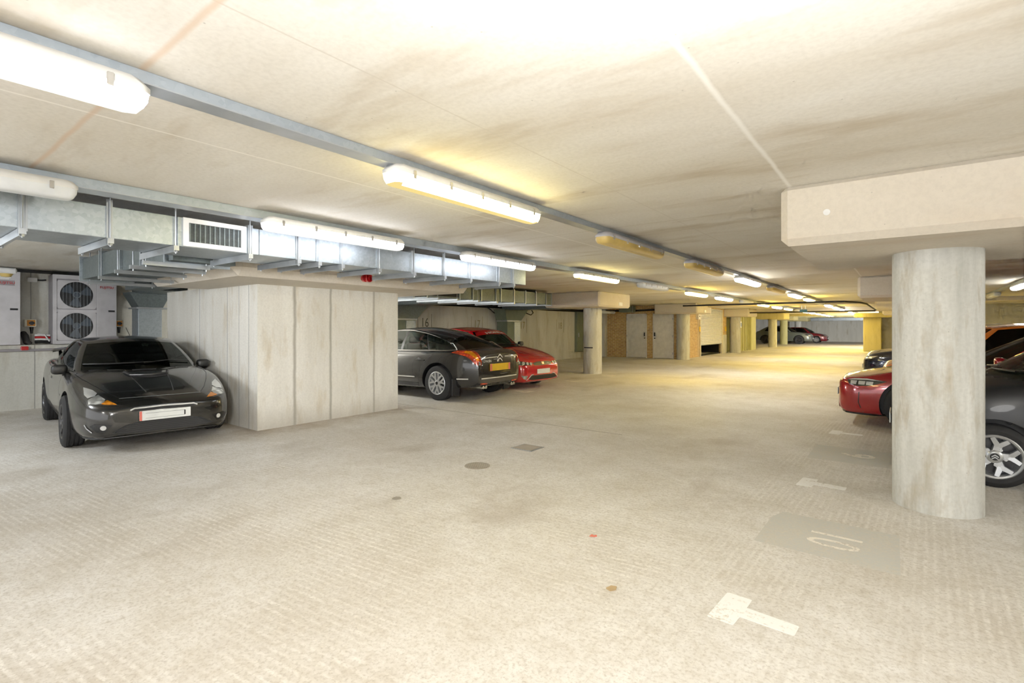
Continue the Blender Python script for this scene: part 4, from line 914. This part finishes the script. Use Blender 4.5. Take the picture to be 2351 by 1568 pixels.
patch(cel, [(1.38,.85,.60),(1.44,.85,.605),(1.44,.85,.58),(1.38,.85,.575)], 'left', 'side_repeater', M['lampdark'], .006, both=True)
sp_ = MB()
for sd in (1,-1): sp_.prism([(cel.X(4.1),.93),(cel.X(4.28),.93),(cel.X(4.3),1.06),(cel.X(4.16),1.06)], 'y', sd*.60, sd*.64)
sp_.add([(cel.X(s),y,z) for y, zz in ((-.72,1.05),(-.6,1.085),(0,1.10),(.6,1.085),(.72,1.05)) for s, z in ((4.06,zz-.01),(4.14,zz+.02),(4.36,zz+.03),(4.34,zz-.005),(4.14,zz-.02))], [(i*5+k,i*5+(k+1)%5,(i+1)*5+(k+1)%5,(i+1)*5+k) for i in range(4) for k in range(5)]+[(0,1,2,3,4),(20,21,22,23,24)])
sp_.build('rear_spoiler', pc, cel.root, local=True)
MB().tube([(cel.X(2.35),.05,1.29),(cel.X(2.75),.05,1.45)], .004).build('aerial', M['black'], cel.root, local=True)
im = MB().box(cel.X(2.12)-.01,cel.X(2.12)+.012,-.11,.11,1.15,1.205,.012); im.build('interior_mirror', M['black'], cel.root, local=True)
MB().tube([(cel.X(2.0),.13,1.19),(cel.X(2.0),.16,1.2),(cel.X(2.0),.20,1.185)], .02, 10).build('mirror_charm', M['white'], cel.root, local=True)
MB().box(cel.X(1.78)-.01,cel.X(1.78)+.01,.0,.22,.95,1.0,.01).build('dash_display', M['acin'], cel.root, local=True)

# ---- 2. dark grey saloon, tail towards the aisle
pg = paint('graphite_paint', lin(34,34,35), .22, 1.0, .4)
c6 = make_car('fastback_saloon', 'dark grey fastback saloon reversed out of bay 16, tail towards the aisle with yellow plate', dict(
    L=4.908, fo=1.125, wb=2.90, r=.345, tw=.225, gap=.055, paint=pg, rim='yseven', rimf=.66, inset=.02,
    w=[(0,.55),(.08,.70),(.3,.83),(.7,.90),(1.2,.925),(2.5,.93),(3.6,.925),(4.1,.90),(4.45,.845),(4.7,.775),(4.83,.72),(4.89,.68),(4.908,.665)],
    zb=[(0,.25),(.3,.19),(2,.19),(3.4,.2),(4.3,.24),(4.7,.27),(4.85,.30),(4.908,.33)],
    zs=[(0,.5),(.1,.62),(.4,.74),(1,.86),(1.6,.91),(2.5,.945),(3.5,.965),(4.0,.975),(4.4,.985),(4.65,.98),(4.8,.955),(4.87,.92),(4.908,.87)],
    zc=[(0,.54),(.1,.66),(.4,.79),(1,.91),(1.45,.96),(2.5,.96),(3.6,.98),(4.2,1.015),(4.55,1.03),(4.72,1.025),(4.83,1.0),(4.88,.965),(4.908,.90)],
    belt=[(1.38,0),(1.80,.74),(2.5,.815),(3.1,.82),(3.75,.79),(4.22,.74),(4.52,.66),(4.60,0)],
    roof=[(2.15,0,1.40),(2.3,.58,1.365),(2.7,.61,1.405),(3.1,.61,1.40),(3.5,.60,1.335),(3.85,.585,1.24),(4.10,.585,1.14),(3.98,0,1.295)],
    wins=[('windscreen',0,.93,.03,.95,M['glassm']),('side_window',1.14,2.6,.04,.93,M['glassm']),('side_window',2.72,3.92,.04,.93,M['glassm']),('side_window',3.98,5.55,.04,.90,M['glassm']),('rear_window',6.14,7,.08,.93,M['glassk'])],
    black=[(2.6,2.72),(3.92,3.98)], bulge=.035, crown=.03, cabin=dict(seats=[(2.75,.37),(2.75,-.37),(3.75,.4),(3.75,-.4)], wheel_y=-.36, sh=.14)), (-10.25,7.93,0), math.radians(181.2))
ptube(c6, [(1.8,.79,.96),(2.5,.84,.965),(3.2,.845,.975),(3.8,.82,.985),(4.2,.77,.99),(4.40,.72,1.01)], .010, 'left', 'window_trim', M['chrome'], .003, True)
def c6arc(sd):
    pts = []
    for t in np.linspace(1.15, 5.9, 22):
        a = np.array(c6.P['roof'][1:7]); q = crom([np.array(v) for v in a], t-1 if t-1 < 5 else 4.999); pts.append((c6.X(q[0]), sd*(q[1]+.012), q[2]-.015))
    pts += [(c6.X(4.22),sd*.63,1.13),(c6.X(4.36),sd*.69,1.045),(c6.X(4.42),sd*.735,1.0)]
    MB().tube(pts, .011, 8).build('roof_arc_trim', M['chrome'], c6.root, local=True)
c6arc(1); c6arc(-1)
for sd in (1,-1):
    tl = patch(c6, [(4.33,.80*sd,.95),(4.45,.70*sd,1.0),(4.58,.63*sd,1.0),(4.72,.575*sd,.985),(4.83,.565*sd,.90),(4.90,.57*sd,.80),(4.90,.575*sd,.715),(4.89,.665*sd,.715),(4.85,.705*sd,.75),(4.78,.735*sd,.83),(4.68,.765*sd,.895),(4.55,.80*sd,.93)], (-.62,-.62*sd,-.42), 'tail_light', M['lampred'], .007, .03)
    patch(c6, [(4.60,.675*sd,.98),(4.72,.64*sd,.96),(4.82,.615*sd,.88),(4.88,.61*sd,.80),(4.88,.655*sd,.80),(4.82,.69*sd,.87),(4.72,.715*sd,.925),(4.6,.74*sd,.955)], (-.62,-.62*sd,-.42), 'indicator', M['lampor'], .012, .025, tl)
    patch(c6, [(4.88,.60*sd,.79),(4.9,.65*sd,.79),(4.9,.655*sd,.725),(4.9,.60*sd,.725)], (-.8,-.5*sd,0), 'reversing_lamp', M['lampclear'], .012, .02, tl)
seams(c6, [[(4.91,.56,.99),(4.91,.565,.80),(4.91,.56,.52),(4.91,.53,.475),(4.91,.3,.465),(4.91,0,.46)]], 'rear', True, .009)
strip(c6, [(4.908,-.58,.455),(4.908,-.3,.452),(4.908,0,.45),(4.908,.3,.452),(4.908,.58,.455)], .022, 'rear', 'bumper_trim', M['trim'], .008)
plate(c6, 4.908, 0, .66, .66, .14, M['plate_y'], edge=M['pinkred'], rear=True, out=.018)
strip(c6, [(4.9,.08,.86),(4.9,.35,.858),(4.9,.52,.845)], .016, 'rear', 'boot_trim', M['trim'], .008)
strip(c6, [(4.9,-.16,.865),(4.9,-.40,.86),(4.9,-.55,.845)], .016, 'rear', 'boot_trim', M['trim'], .008)
strip(c6, [(4.9,-.02,.818),(4.9,.2,.818)], .006, 'rear', 'boot_script', M['trim'], .007)
lettering(c6, 'CITROËN', .06, (4.9,.40,.785), 'rear', 'boot_lettering', M['trim'], .008, bold=.001)
lettering(c6, 'C6', .055, (4.9,.06,.785), 'rear', 'boot_lettering', M['trim'], .008, bold=.001)
cm = MB()
for dz in (0,-.07):
    for sd in (1,-1): strip(c6, [(4.9,.085*sd,.84+dz),(4.9,.04*sd,.88+dz),(4.9,.0,.905+dz)], .022, 'rear', '', None, .010, mb=cm, res=.02)
cm.build('chevron_emblem', M['trim'], c6.root, local=True, smooth=0, fixn=False)
patch(c6, [(4.9,.40,.335),(4.9,.60,.345),(4.9,.60,.37),(4.9,.40,.36)], 'rear', 'reflector', M['lampred'], .007, both=True)
patch(c6, [(4.91,-.66,.35),(4.91,.66,.35),(4.8,.70,.27),(4.8,-.70,.27)], (-.7,0,.5), 'rear_valance', M['alloydk'], .006)
for sd in (1,-1):
    MB().cyl((c6.X(4.70),sd*.42,.285),(c6.X(4.90),sd*.42,.28),.032,16).cyl((c6.X(4.70),sd*.50,.285),(c6.X(4.90),sd*.50,.28),.032,16).build('exhaust_tip', M['chrome'], c6.root, local=True)
    MB().prism([(sd*.70,.42),(sd*.91,.45),(sd*.915,.12),(sd*.72,.10)], 'x', c6.X(4.44), c6.X(4.47)).build('mud_flap', M['rubber'], c6.root, local=True, smooth=0)
strip(c6, [(2.0,.93,.43),(2.9,.93,.44),(3.42,.93,.445)], .024, 'left', 'door_moulding', M['trim'], .008, True)
strip(c6, [(4.50,.87,.45),(4.74,.80,.455)], .022, (-.2,-1,0), 'bumper_moulding', M['trim'], .008, True)
seams(c6, [[(3.92,.84,.965),(3.78,.90,.82),(3.58,.93,.66),(3.55,.93,.50),(3.50,.93,.25)],[(2.68,.84,.95),(2.62,.93,.6),(2.62,.93,.25)],[(2.0,.93,.27),(3.5,.93,.26)],[(4.42,.85,.96),(4.25,.88,.89),(4.1,.88,.86)],[(4.64,.83,.86),(4.56,.85,.62),(4.62,.84,.45)]], 'left')
patch(c6, [(3.42,.93,.80),(3.52,.93,.835),(3.62,.93,.80),(3.52,.93,.765)], 'left', 'handle_recess', M['black'], .004, .03, both=True)
patch(c6, [(3.38,.93,.792),(3.68,.93,.80),(3.68,.93,.782),(3.38,.93,.775)], 'left', 'door_handle', pg, .02, .03, both=True)
patch(c6, [(1.9,.93,.33),(3.5,.93,.33),(3.5,.93,.26),(1.9,.93,.25)], 'left', 'sill_trim', M['alloydk'], .005, .1, both=True)
mirror(c6, 1.95, .86, 1.0, pg)

# ---- 3. red hatchback on the left, nose out
pr_ = paint('milano_red_paint', lin(196,14,24), .16, 1.0, .05)
hon = make_car('hatchback', 'bright red hatchback nosed out beside the grey saloon with white lettered sun strip', dict(
    L=4.27, fo=.87, wb=2.635, r=.318, tw=.215, gap=.04, paint=pr_, rim='seven', rimf=.7, inset=.01,
    w=[(0,.60),(.03,.67),(.08,.72),(.18,.78),(.4,.84),(.8,.88),(1.3,.89),(3,.885),(3.7,.86),(4.1,.79),(4.27,.68)],
    zb=[(0,.21),(.1,.165),(.5,.16),(3.4,.18),(4.27,.32)],
    zs=[(0,.50),(.04,.60),(.1,.66),(.2,.715),(.4,.79),(.7,.87),(1.1,.94),(1.6,.975),(2.5,1.0),(3.5,1.05),(4.0,1.06),(4.2,.99),(4.27,.85)],
    zc=[(0,.56),(.04,.65),(.1,.71),(.2,.765),(.4,.84),(.7,.925),(1.0,.985),(1.5,1.0),(2.5,1.01),(3.5,1.06),(4.0,1.07),(4.2,1.0),(4.27,.88)],
    belt=[(.92,0),(1.46,.75),(2.2,.80),(3.0,.79),(3.9,.64),(3.98,0)],
    roof=[(1.70,0,1.395),(1.84,.60,1.355),(2.4,.61,1.41),(3.1,.57,1.395),(3.65,.52,1.31),(3.72,0,1.34)],
    wins=[('windscreen',0,.94,.03,.93,M['glassm']),('side_window',1.14,2.6,.05,.92,M['glassm']),('side_window',2.68,3.7,.06,.9,M['glassk']),('rear_window',4.12,5,.08,.95,M['glassm'])],
    black=[(2.6,2.68)], bulge=.035, cabin=dict(seats=[(2.3,.37),(2.3,-.37)], wheel_y=-.36, sh=.13)), (-7.66,10.1,0), math.radians(-2.5))
patch(hon, [(1.72,-.55,1.33),(1.62,0,1.36),(1.72,.55,1.33),(1.60,.60,1.25),(1.46,0,1.26),(1.60,-.60,1.25)], (.75,0,-.66), 'sun_strip', M['red'], .004, .05)
lettering(hon, 'HONDA', .11, (1.56,.02,1.30), (.75,0,-.66), 'sun_strip_lettering', M['text_white'], .008, bold=.006, sx=1.7)
for sd in (1,-1):
    h_ = patch(hon, [(.0,.36*sd,.625),(.05,.56*sd,.645),(.18,.74*sd,.675),(.42,.835*sd,.72),(.40,.85*sd,.665),(.18,.79*sd,.60),(.08,.68*sd,.575),(.02,.46*sd,.575)], (.8,-.45*sd,-.12), 'headlight', M['lampdark'], .005, .03)
    for k, (s, y, z) in enumerate(((.03,.44,.605),(.06,.54,.61),(.10,.64,.62),(.18,.72,.638),(.28,.79,.665))):
        patch(hon, [(s,(y+.042*math.cos(a))*sd,z+.036*math.sin(a)) for a in [2*PI*i/10 for i in range(10)]], (.8,-.45*sd,-.12), 'reflector', M['lampwhite'], .009, .02, h_)
    patch(hon, [(.05,.56*sd,.335),(.05,.74*sd,.345),(.05,.68*sd,.265),(.05,.62*sd,.25)], (.9,-.4*sd,0), 'fog_lamp', M['lampclear'], .006, .03)
patch(hon, [(0,-.37,.625),(0,-.2,.65),(0,0,.655),(0,.2,.65),(0,.37,.625),(0,.33,.565),(0,0,.555),(0,-.33,.565)], (.9,0,-.2), 'upper_grille', M['black'], .006, .035)
patch(hon, [(0,-.56,.25),(0,-.44,.335),(0,.44,.335),(0,.56,.25),(0,.4,.225),(0,-.4,.225)], 'front', 'lower_grille', M['black'], .006, .04)
ptube(hon, [(0,-.62,.235),(0,-.46,.345),(0,-.38,.355)], .008, 'front', 'grille_trim', M['trim'], .006); ptube(hon, [(0,.62,.235),(0,.46,.345),(0,.38,.355)], .008, 'front', 'grille_trim', M['trim'], .006)
hb = patch(hon, [(0,-.055,.64),(0,.055,.64),(0,.045,.572),(0,-.045,.572)], (.9,0,-.2), 'badge', M['text_red'], .010, .03)
lettering(hon, 'H', .075, (0,0,.606), (.9,0,-.2), 'badge_letter', M['trim'], .014, bold=.003, parent=hb, sx=1.15)
lettering(hon, 'TYPE R', .03, (0,.2,.606), (.9,0,-.2), 'grille_lettering', M['text_white'], .010)
plate(hon, 0, 0, .42, .50, .11, M['plate_w'])
mirror(hon, 1.42, .82, 1.02, M['black'], .17, .12); wiper(hon, [(1.0,.0,1.03),(1.2,.45,1.02),(1.42,.70,1.0)]); wiper(hon, [(1.25,-.65,1.0),(1.05,-.3,1.02),(.98,.1,1.03)])
seams(hon, [[(1.42,.88,.92),(1.32,.88,.6),(1.34,.88,.3)],[(2.8,.88,1.0),(2.9,.88,.6),(2.75,.88,.3)]], 'left')
seams(hon, [[(.12,.40,.67),(.4,.56,.80),(.8,.70,.92),(1.2,.78,.96)]], 'top')
patch(hon, [(.95,-.55,1.0),(.95,.55,1.0),(.88,.5,1.0),(.88,-.5,1.0)], 'top', 'scuttle', M['black'], .006)

# ---- generic hatchback shape for the other cars
def hatch(**kw):
    L = kw['L']; hw = kw['hw']; h = kw['h']; hood = kw['hood']; ws = kw['ws']; rs = kw['rs']; nose = kw['nose']; bz = kw['bz']; fo = kw['fo']
    return dict(L=L, fo=fo, wb=kw['wb'], r=kw['r'], tw=.21, gap=.05, paint=kw['paint'], rim=kw.get('rim','five'), rimf=kw.get('rimf',.68), rimmat=kw.get('rimmat', M['alloy']), inset=.01, crease=kw.get('crease'),
        w=[(0,hw*.72),(.03,hw*.79),(.09,hw*.85),(.2,hw*.91),(.45,hw*.955),(.9,hw*.99),(1.3,hw),(L-1.0,hw),(L-.5,hw*.96),(L-.15,hw*.87),(L,hw*.74)] if kw.get('blunt') else [(0,hw*.62),(.03,hw*.72),(.09,hw*.79),(.2,hw*.87),(.45,hw*.94),(.9,hw*.99),(1.3,hw),(L-1.0,hw),(L-.5,hw*.96),(L-.15,hw*.87),(L,hw*.74)],
        zb=[(0,.22),(.12,kw.get('gc',.17)),(.5,kw.get('gc',.17)),(L-.9,kw.get('gc',.17)+.02),(L,.34)],
        zs=[(0,nose*(.88 if kw.get('blunt') else .72)),(.05,nose*(.95 if kw.get('blunt') else .86)),(.12,nose*(.975 if kw.get('blunt') else .93)),(.3,nose),(.6,nose+(bz-nose)*.35),(1.1,nose+(bz-nose)*.75),(ws+.35,bz-.02),(L*.6,bz+.02),(L-.5,bz+.06),(L-.12,bz),(L,bz-.16)],
        zc=[(0,nose*(.9 if kw.get('blunt') else .76)),(.05,nose*(.98 if kw.get('blunt') else .92)),(.12,nose*1.01),(.3,nose*1.07),(.6,hood*.94),(ws,hood),(ws+.4,bz+.01),(L*.6,bz+.03),(L-.5,bz+.07),(L-.12,bz+.02),(L,bz-.12)],
        belt=[(ws,0),(ws+.42,hw*.85),(ws+1.1,hw*.9),(ws+1.9,hw*.88),(rs,hw*.74),(rs+.08,0)],
        roof=[(kw['rf'],0,h-.03),(kw['rf']+.13,hw*.64,h-.065),(kw['rf']+.55,hw*.67,h-.02),(kw['rf']+1.15,hw*.66,h-.03),(kw['rr'],hw*.6,h-.09),(kw['rr']+.06,0,h-.055)],
        wins=[('windscreen',0,.93,.03,.95,kw.get('glass',M['glassm'])),('side_window',1.14,2.45,.05,.92,kw.get('sglass',M['glassd'])),('side_window',2.55,3.6,.06,.9,kw.get('sglass',M['glassd'])),('rear_window',4.12,5,.08,.95,M['glassd'])],
        black=[(2.45,2.55)], bulge=.03, roofmat=kw.get('roofmat'), cabin=dict(seats=[(ws+1.35,.36),(ws+1.35,-.36)], wheel_y=-.36, sh=.16))
def hatch_front(c, nose, lw=.3, plate_on=True):
    hw = max(k[1] for k in c.P['w'])
    for sd in (1,-1):
        h_ = patch(c, [(.02,hw*.55*sd,nose*.84),(.15,hw*.78*sd,nose*.93),(.42,hw*.93*sd,nose*.98),(.5,hw*.95*sd,nose*.93),(.22,hw*.88*sd,nose*.82),(.06,hw*.64*sd,nose*.76)], (.75,-.6*sd,-.1), 'headlight', M['lampdark'], .005, .03)
        patch(c, [(.06,hw*.64*sd,nose*.835),(.18,hw*.8*sd,nose*.90),(.30,hw*.88*sd,nose*.92),(.2,hw*.84*sd,nose*.84),(.08,hw*.68*sd,nose*.795)], (.75,-.6*sd,-.1), 'reflector', M['lampwhite'], .009, .025, h_)
    patch(c, [(0,-hw*.5,nose*.78),(0,hw*.5,nose*.78),(0,hw*.46,nose*.70),(0,-hw*.46,nose*.70)], 'front', 'upper_grille', M['black'], .006)
    patch(c, [(0,-hw*.55,.36),(0,hw*.55,.36),(0,hw*.6,.25),(0,-hw*.6,.25)], 'front', 'lower_grille', M['black'], .006)
    if plate_on: plate(c, 0, 0, nose*.58, .5, .11, M['plate_w'], out=.03)
    seams(c, [[(c.P['belt'][1][0]-.1,hw,.9),(c.P['belt'][1][0]-.18,hw,.6),(c.P['belt'][1][0]-.15,hw,.3)],[(c.P['belt'][1][0]+.95,hw,.95),(c.P['belt'][1][0]+.95,hw,.3)]], 'left')
# ---- 4. red car on the right, nose beside the big column
pr2 = paint('crystal_red_paint', lin(150,8,20), .14, 1.0, .2)
civ = make_car('hatchback', 'deep red hatchback on the right, its nose showing left of the big column', hatch(L=4.60, fo=.88, blunt=1, wb=2.735, r=.33, hw=.90, h=1.415, hood=.87, ws=1.33, rs=4.0, rf=2.25, rr=3.6, nose=.72, bz=.94, paint=pr2, rim='ten', rimmat=M['alloydk'], gc=.16, glass=M['glassd']), (.12,9.88,0), math.radians(180))
for sd in (1,-1):
    h_ = patch(civ, [(.14,.69*sd,.665),(.22,.75*sd,.692),(.36,.80*sd,.70),(.48,.83*sd,.69),(.60,.855*sd,.672),(.5,.85*sd,.635),(.38,.838*sd,.598),(.25,.81*sd,.588),(.15,.76*sd,.604)], (.6,-.8*sd,-.1), 'headlight', M['lampdark'], .005, .03)
    patch(civ, [(.15,.695*sd,.666),(.22,.75*sd,.690),(.36,.80*sd,.698),(.56,.85*sd,.674),(.36,.80*sd,.678),(.22,.755*sd,.668)], (.6,-.8*sd,-.1), 'daytime_lamp', M['trim'], .009, .025, h_)
    for s, y in ((.21,.76),(.30,.80),(.39,.825)):
        patch(civ, [(s-.03,(y-.02)*sd,.658),(s+.045,(y+.01)*sd,.66),(s+.035,(y+.02)*sd,.608),(s-.03,(y-.01)*sd,.608)], (.6,-.8*sd,-.1), 'reflector', M['lampwhite'], .009, .025, h_)
    strip(civ, [(.30,.82*sd,.21),(.27,.80*sd,.35),(.28,.80*sd,.50)], .012, (.5,-.85*sd,0), 'bumper_crease', M['black'], .002)
    ptube(civ, [(.0,0,.20),(.03,.5*sd,.195),(.12,.68*sd,.185),(.35,.84*sd,.175),(.5,.87*sd,.17)], .016, (.7,-.7*sd,0), 'splitter', M['black'], .004)
patch(civ, [(0,-.56,.60),(0,.56,.60),(.0,.50,.53),(0,-.50,.53)], 'front', 'upper_grille', M['black'], .006)
patch(civ, [(0,-.58,.42),(0,.58,.42),(0,.64,.24),(0,-.64,.24)], 'front', 'lower_grille', M['black'], .006)
plate(civ, 0, 0, .44, .5, .11, M['plate_w'], out=.05)
mirror(civ, 1.75, .86, 1.0, pr2, .2, .14); seams(civ, [[(.10,.55,.70),(.4,.72,.78),(.9,.80,.86),(1.4,.82,.9)]], 'top')
# ---- 5. dark car right of the big column
pk = paint('night_grey_paint', lin(24,25,28), .42, .12, .2)
blk = make_car('compact_car', 'dark grey compact car cut off at the right edge, showing its silver alloy wheel', hatch(L=4.15, fo=.74, wb=2.55, r=.28, hw=.885, h=1.6, hood=.98, ws=.62, rs=3.75, rf=1.75, rr=3.3, nose=.80, bz=1.0, paint=pk, rim='yfive', rimf=.7, gc=.19), (.67,7.17,0), math.radians(180))
hatch_front(blk, .80)
wiper(blk, [(.72,-.1,1.03),(.9,-.45,1.02),(1.02,.2,1.06)]); wiper(blk, [(.78,.5,1.02),(.72,.2,1.03),(.85,.62,1.03)]); mirror(blk, 1.25, .88, 1.08, pk)
for o in blk.root.children:
    if o.name.startswith('wheel') and o.location.y > 0 and o.location.x > -.5:
        m = MB()
        for dz in (.006,-.014):
            for s_ in (-1,1): m.add([(s_*.0,.108,dz+.016),(s_*.024,.108,dz-.002),(s_*.024,.108,dz-.012),(s_*.0,.108,dz+.006)],[(0,1,2,3)])
        m.build('hub_emblem', M['alloy'], o, local=True, smooth=0)
# ---- 6..9 cars farther off
po = paint('copper_orange_paint', lin(214,112,36), .2, 1.0, .3)
org = make_car('city_car', 'copper orange small car beyond the deep red hatchback, roof right of the big column', hatch(L=3.9, fo=.75, wb=2.5, r=.30, hw=.86, h=1.50, hood=.98, ws=.75, rs=3.55, rf=1.5, rr=3.15, nose=.78, bz=1.0, paint=po, gc=.18), (.42,12.65,0), math.radians(180)); hatch_front(org, .78)
pb = paint('midnight_blue_paint', lin(26,30,52), .16, 1.0, .4)
blu = make_car('hatchback', 'dark blue car farther along the right-hand bays, its chrome lamp showing beside the orange car', hatch(L=4.3, fo=.85, wb=2.6, r=.33, hw=.90, h=1.52, hood=1.0, ws=1.1, rs=3.95, rf=1.9, rr=3.5, nose=.84, bz=1.0, paint=pb, gc=.18), (.10,15.75,0), math.radians(180)); hatch_front(blu, .84)
ps = paint('sage_grey_paint', lin(84,90,84), .3, .6, .3)
suv = make_car('crossover', 'grey crossover with black roof in the far bay behind the olive columns', hatch(L=4.5, fo=.95, wb=2.70, r=.37, hw=.92, h=1.60, hood=1.04, ws=1.2, rs=4.2, rf=2.0, rr=3.5, nose=.88, bz=1.08, paint=ps, roofmat=M['black'], rim='five', rimmat=M['alloydk'], rimf=.62, gc=.22, sglass=M['glassk'], glass=M['glassk']), (-7.15,51.5,0), 0); hatch_front(suv, .88)
pr3 = paint('far_red_paint', lin(104,8,20), .25, .6, .1)
frd = make_car('hatchback', 'small dark red hatchback farthest away before the end wall', hatch(L=4.1, fo=.85, wb=2.5, r=.31, hw=.87, h=1.47, hood=.95, ws=1.0, rs=3.75, rf=1.8, rr=3.3, nose=.76, bz=.96, paint=pr3, rim='seven', gc=.17, sglass=M['glassk']), (-6.35,56.0,0), 0); hatch_front(frd, .76)
# ------------------------------------------------------------------ camera, light, view
cam = bpy.data.cameras.new('camera'); co = bpy.data.objects.new('camera', cam); C.objects.link(co)
f_px = 1165.0; cam.sensor_fit = 'HORIZONTAL'; cam.sensor_width = 36; cam.lens = f_px*36/2351
th = math.atan((2070-1175.5)/f_px)
co.location = (0,0,1.45); co.rotation_euler = (PI/2,0,th); cam.shift_y = -(784-752)/2351; cam.clip_end = 200; cam.clip_start = .05
bpy.context.scene.camera = co
def lamp(name, kind, loc, power, col=(1,1,1), size=.2, rot=(0,0,0), **kw):
    l = bpy.data.lights.new(name, kind); l.energy = power; l.color = col
    if kind == 'AREA': l.shape = 'RECTANGLE'; l.size = kw.get('sx', size); l.size_y = kw.get('sy', size)
    else: l.shadow_soft_size = size
    if kind == 'SPOT': l.spot_size = kw.get('cone', 2.4); l.spot_blend = 1
    l.specular_factor = kw.get('spec', 0.0)
    o = bpy.data.objects.new(name, l); C.objects.link(o); o.location = loc; o.rotation_euler = rot; return o
# photographer's flash bounced off the ceiling, and a softer one straight ahead; unseen fill lights added to brighten bays, pier, aisle and far wall
lamp('bounce_flash', 'SPOT', (-.1,.3,1.7), 330, (1,.985,.965), .25, (math.radians(180-14),0,0), cone=2.7)
lamp('camera_flash', 'POINT', (.25,-.6,2.0), 200, (1,.99,.97), .5)
lamp('bay_fill', 'POINT', (-8.2,-1.3,2.1), 130, (.86,.93,1), .3)  # added fill for the coupe bay, out of view
lamp('bay_fill', 'POINT', (-10.35,6.42,1.6), 110, (1,.99,.93), .15)  # added fill hidden behind the pier
lamp('bay_fill', 'POINT', (4.6,3.6,2.2), 120, (1,.97,.9), .3)  # added fill for the right-hand bays, out of view
lamp('far_wall_fill', 'SPOT', (.1,39.2,1.5), 3800, (1,1,1), .2, (PI/2,0,math.radians(14)), cone=1.2)  # added hidden spot, brightens the end wall
lamp('pier_fill', 'SPOT', (1.0,-1.5,1.8), 900, (1,.99,.96), .3, (math.radians(85.5),0,math.radians(53.5)), cone=.55)  # added spot, brightens the pier face
lamp('aisle_fill', 'POINT', (-3.0,-3.5,2.3), 170, (1,.98,.95), .4)  # added fill behind the camera, no fitting there
w = bpy.data.worlds.new('world'); bpy.context.scene.world = w; w.use_nodes = True
w.node_tree.nodes['Background'].inputs[0].default_value = (1,1,1,1); w.node_tree.nodes['Background'].inputs[1].default_value = 1.3
sc = bpy.context.scene
sc.view_settings.view_transform = 'Standard'; sc.view_settings.look = 'None'; sc.view_settings.exposure = 0.5; sc.view_settings.gamma = 1.15
sc.cycles.use_denoising = True; sc.cycles.max_bounces = 6; sc.cycles.diffuse_bounces = 3; sc.cycles.glossy_bounces = 3; sc.cycles.use_adaptive_sampling = True; sc.cycles.use_light_tree = False; sc.cycles.adaptive_threshold = 0.1; sc.cycles.adaptive_min_samples = 12; sc.cycles.transparent_max_bounces = 16; sc.cycles.sample_clamp_indirect = 6
sc.cycles.caustics_reflective = False; sc.cycles.caustics_refractive = False
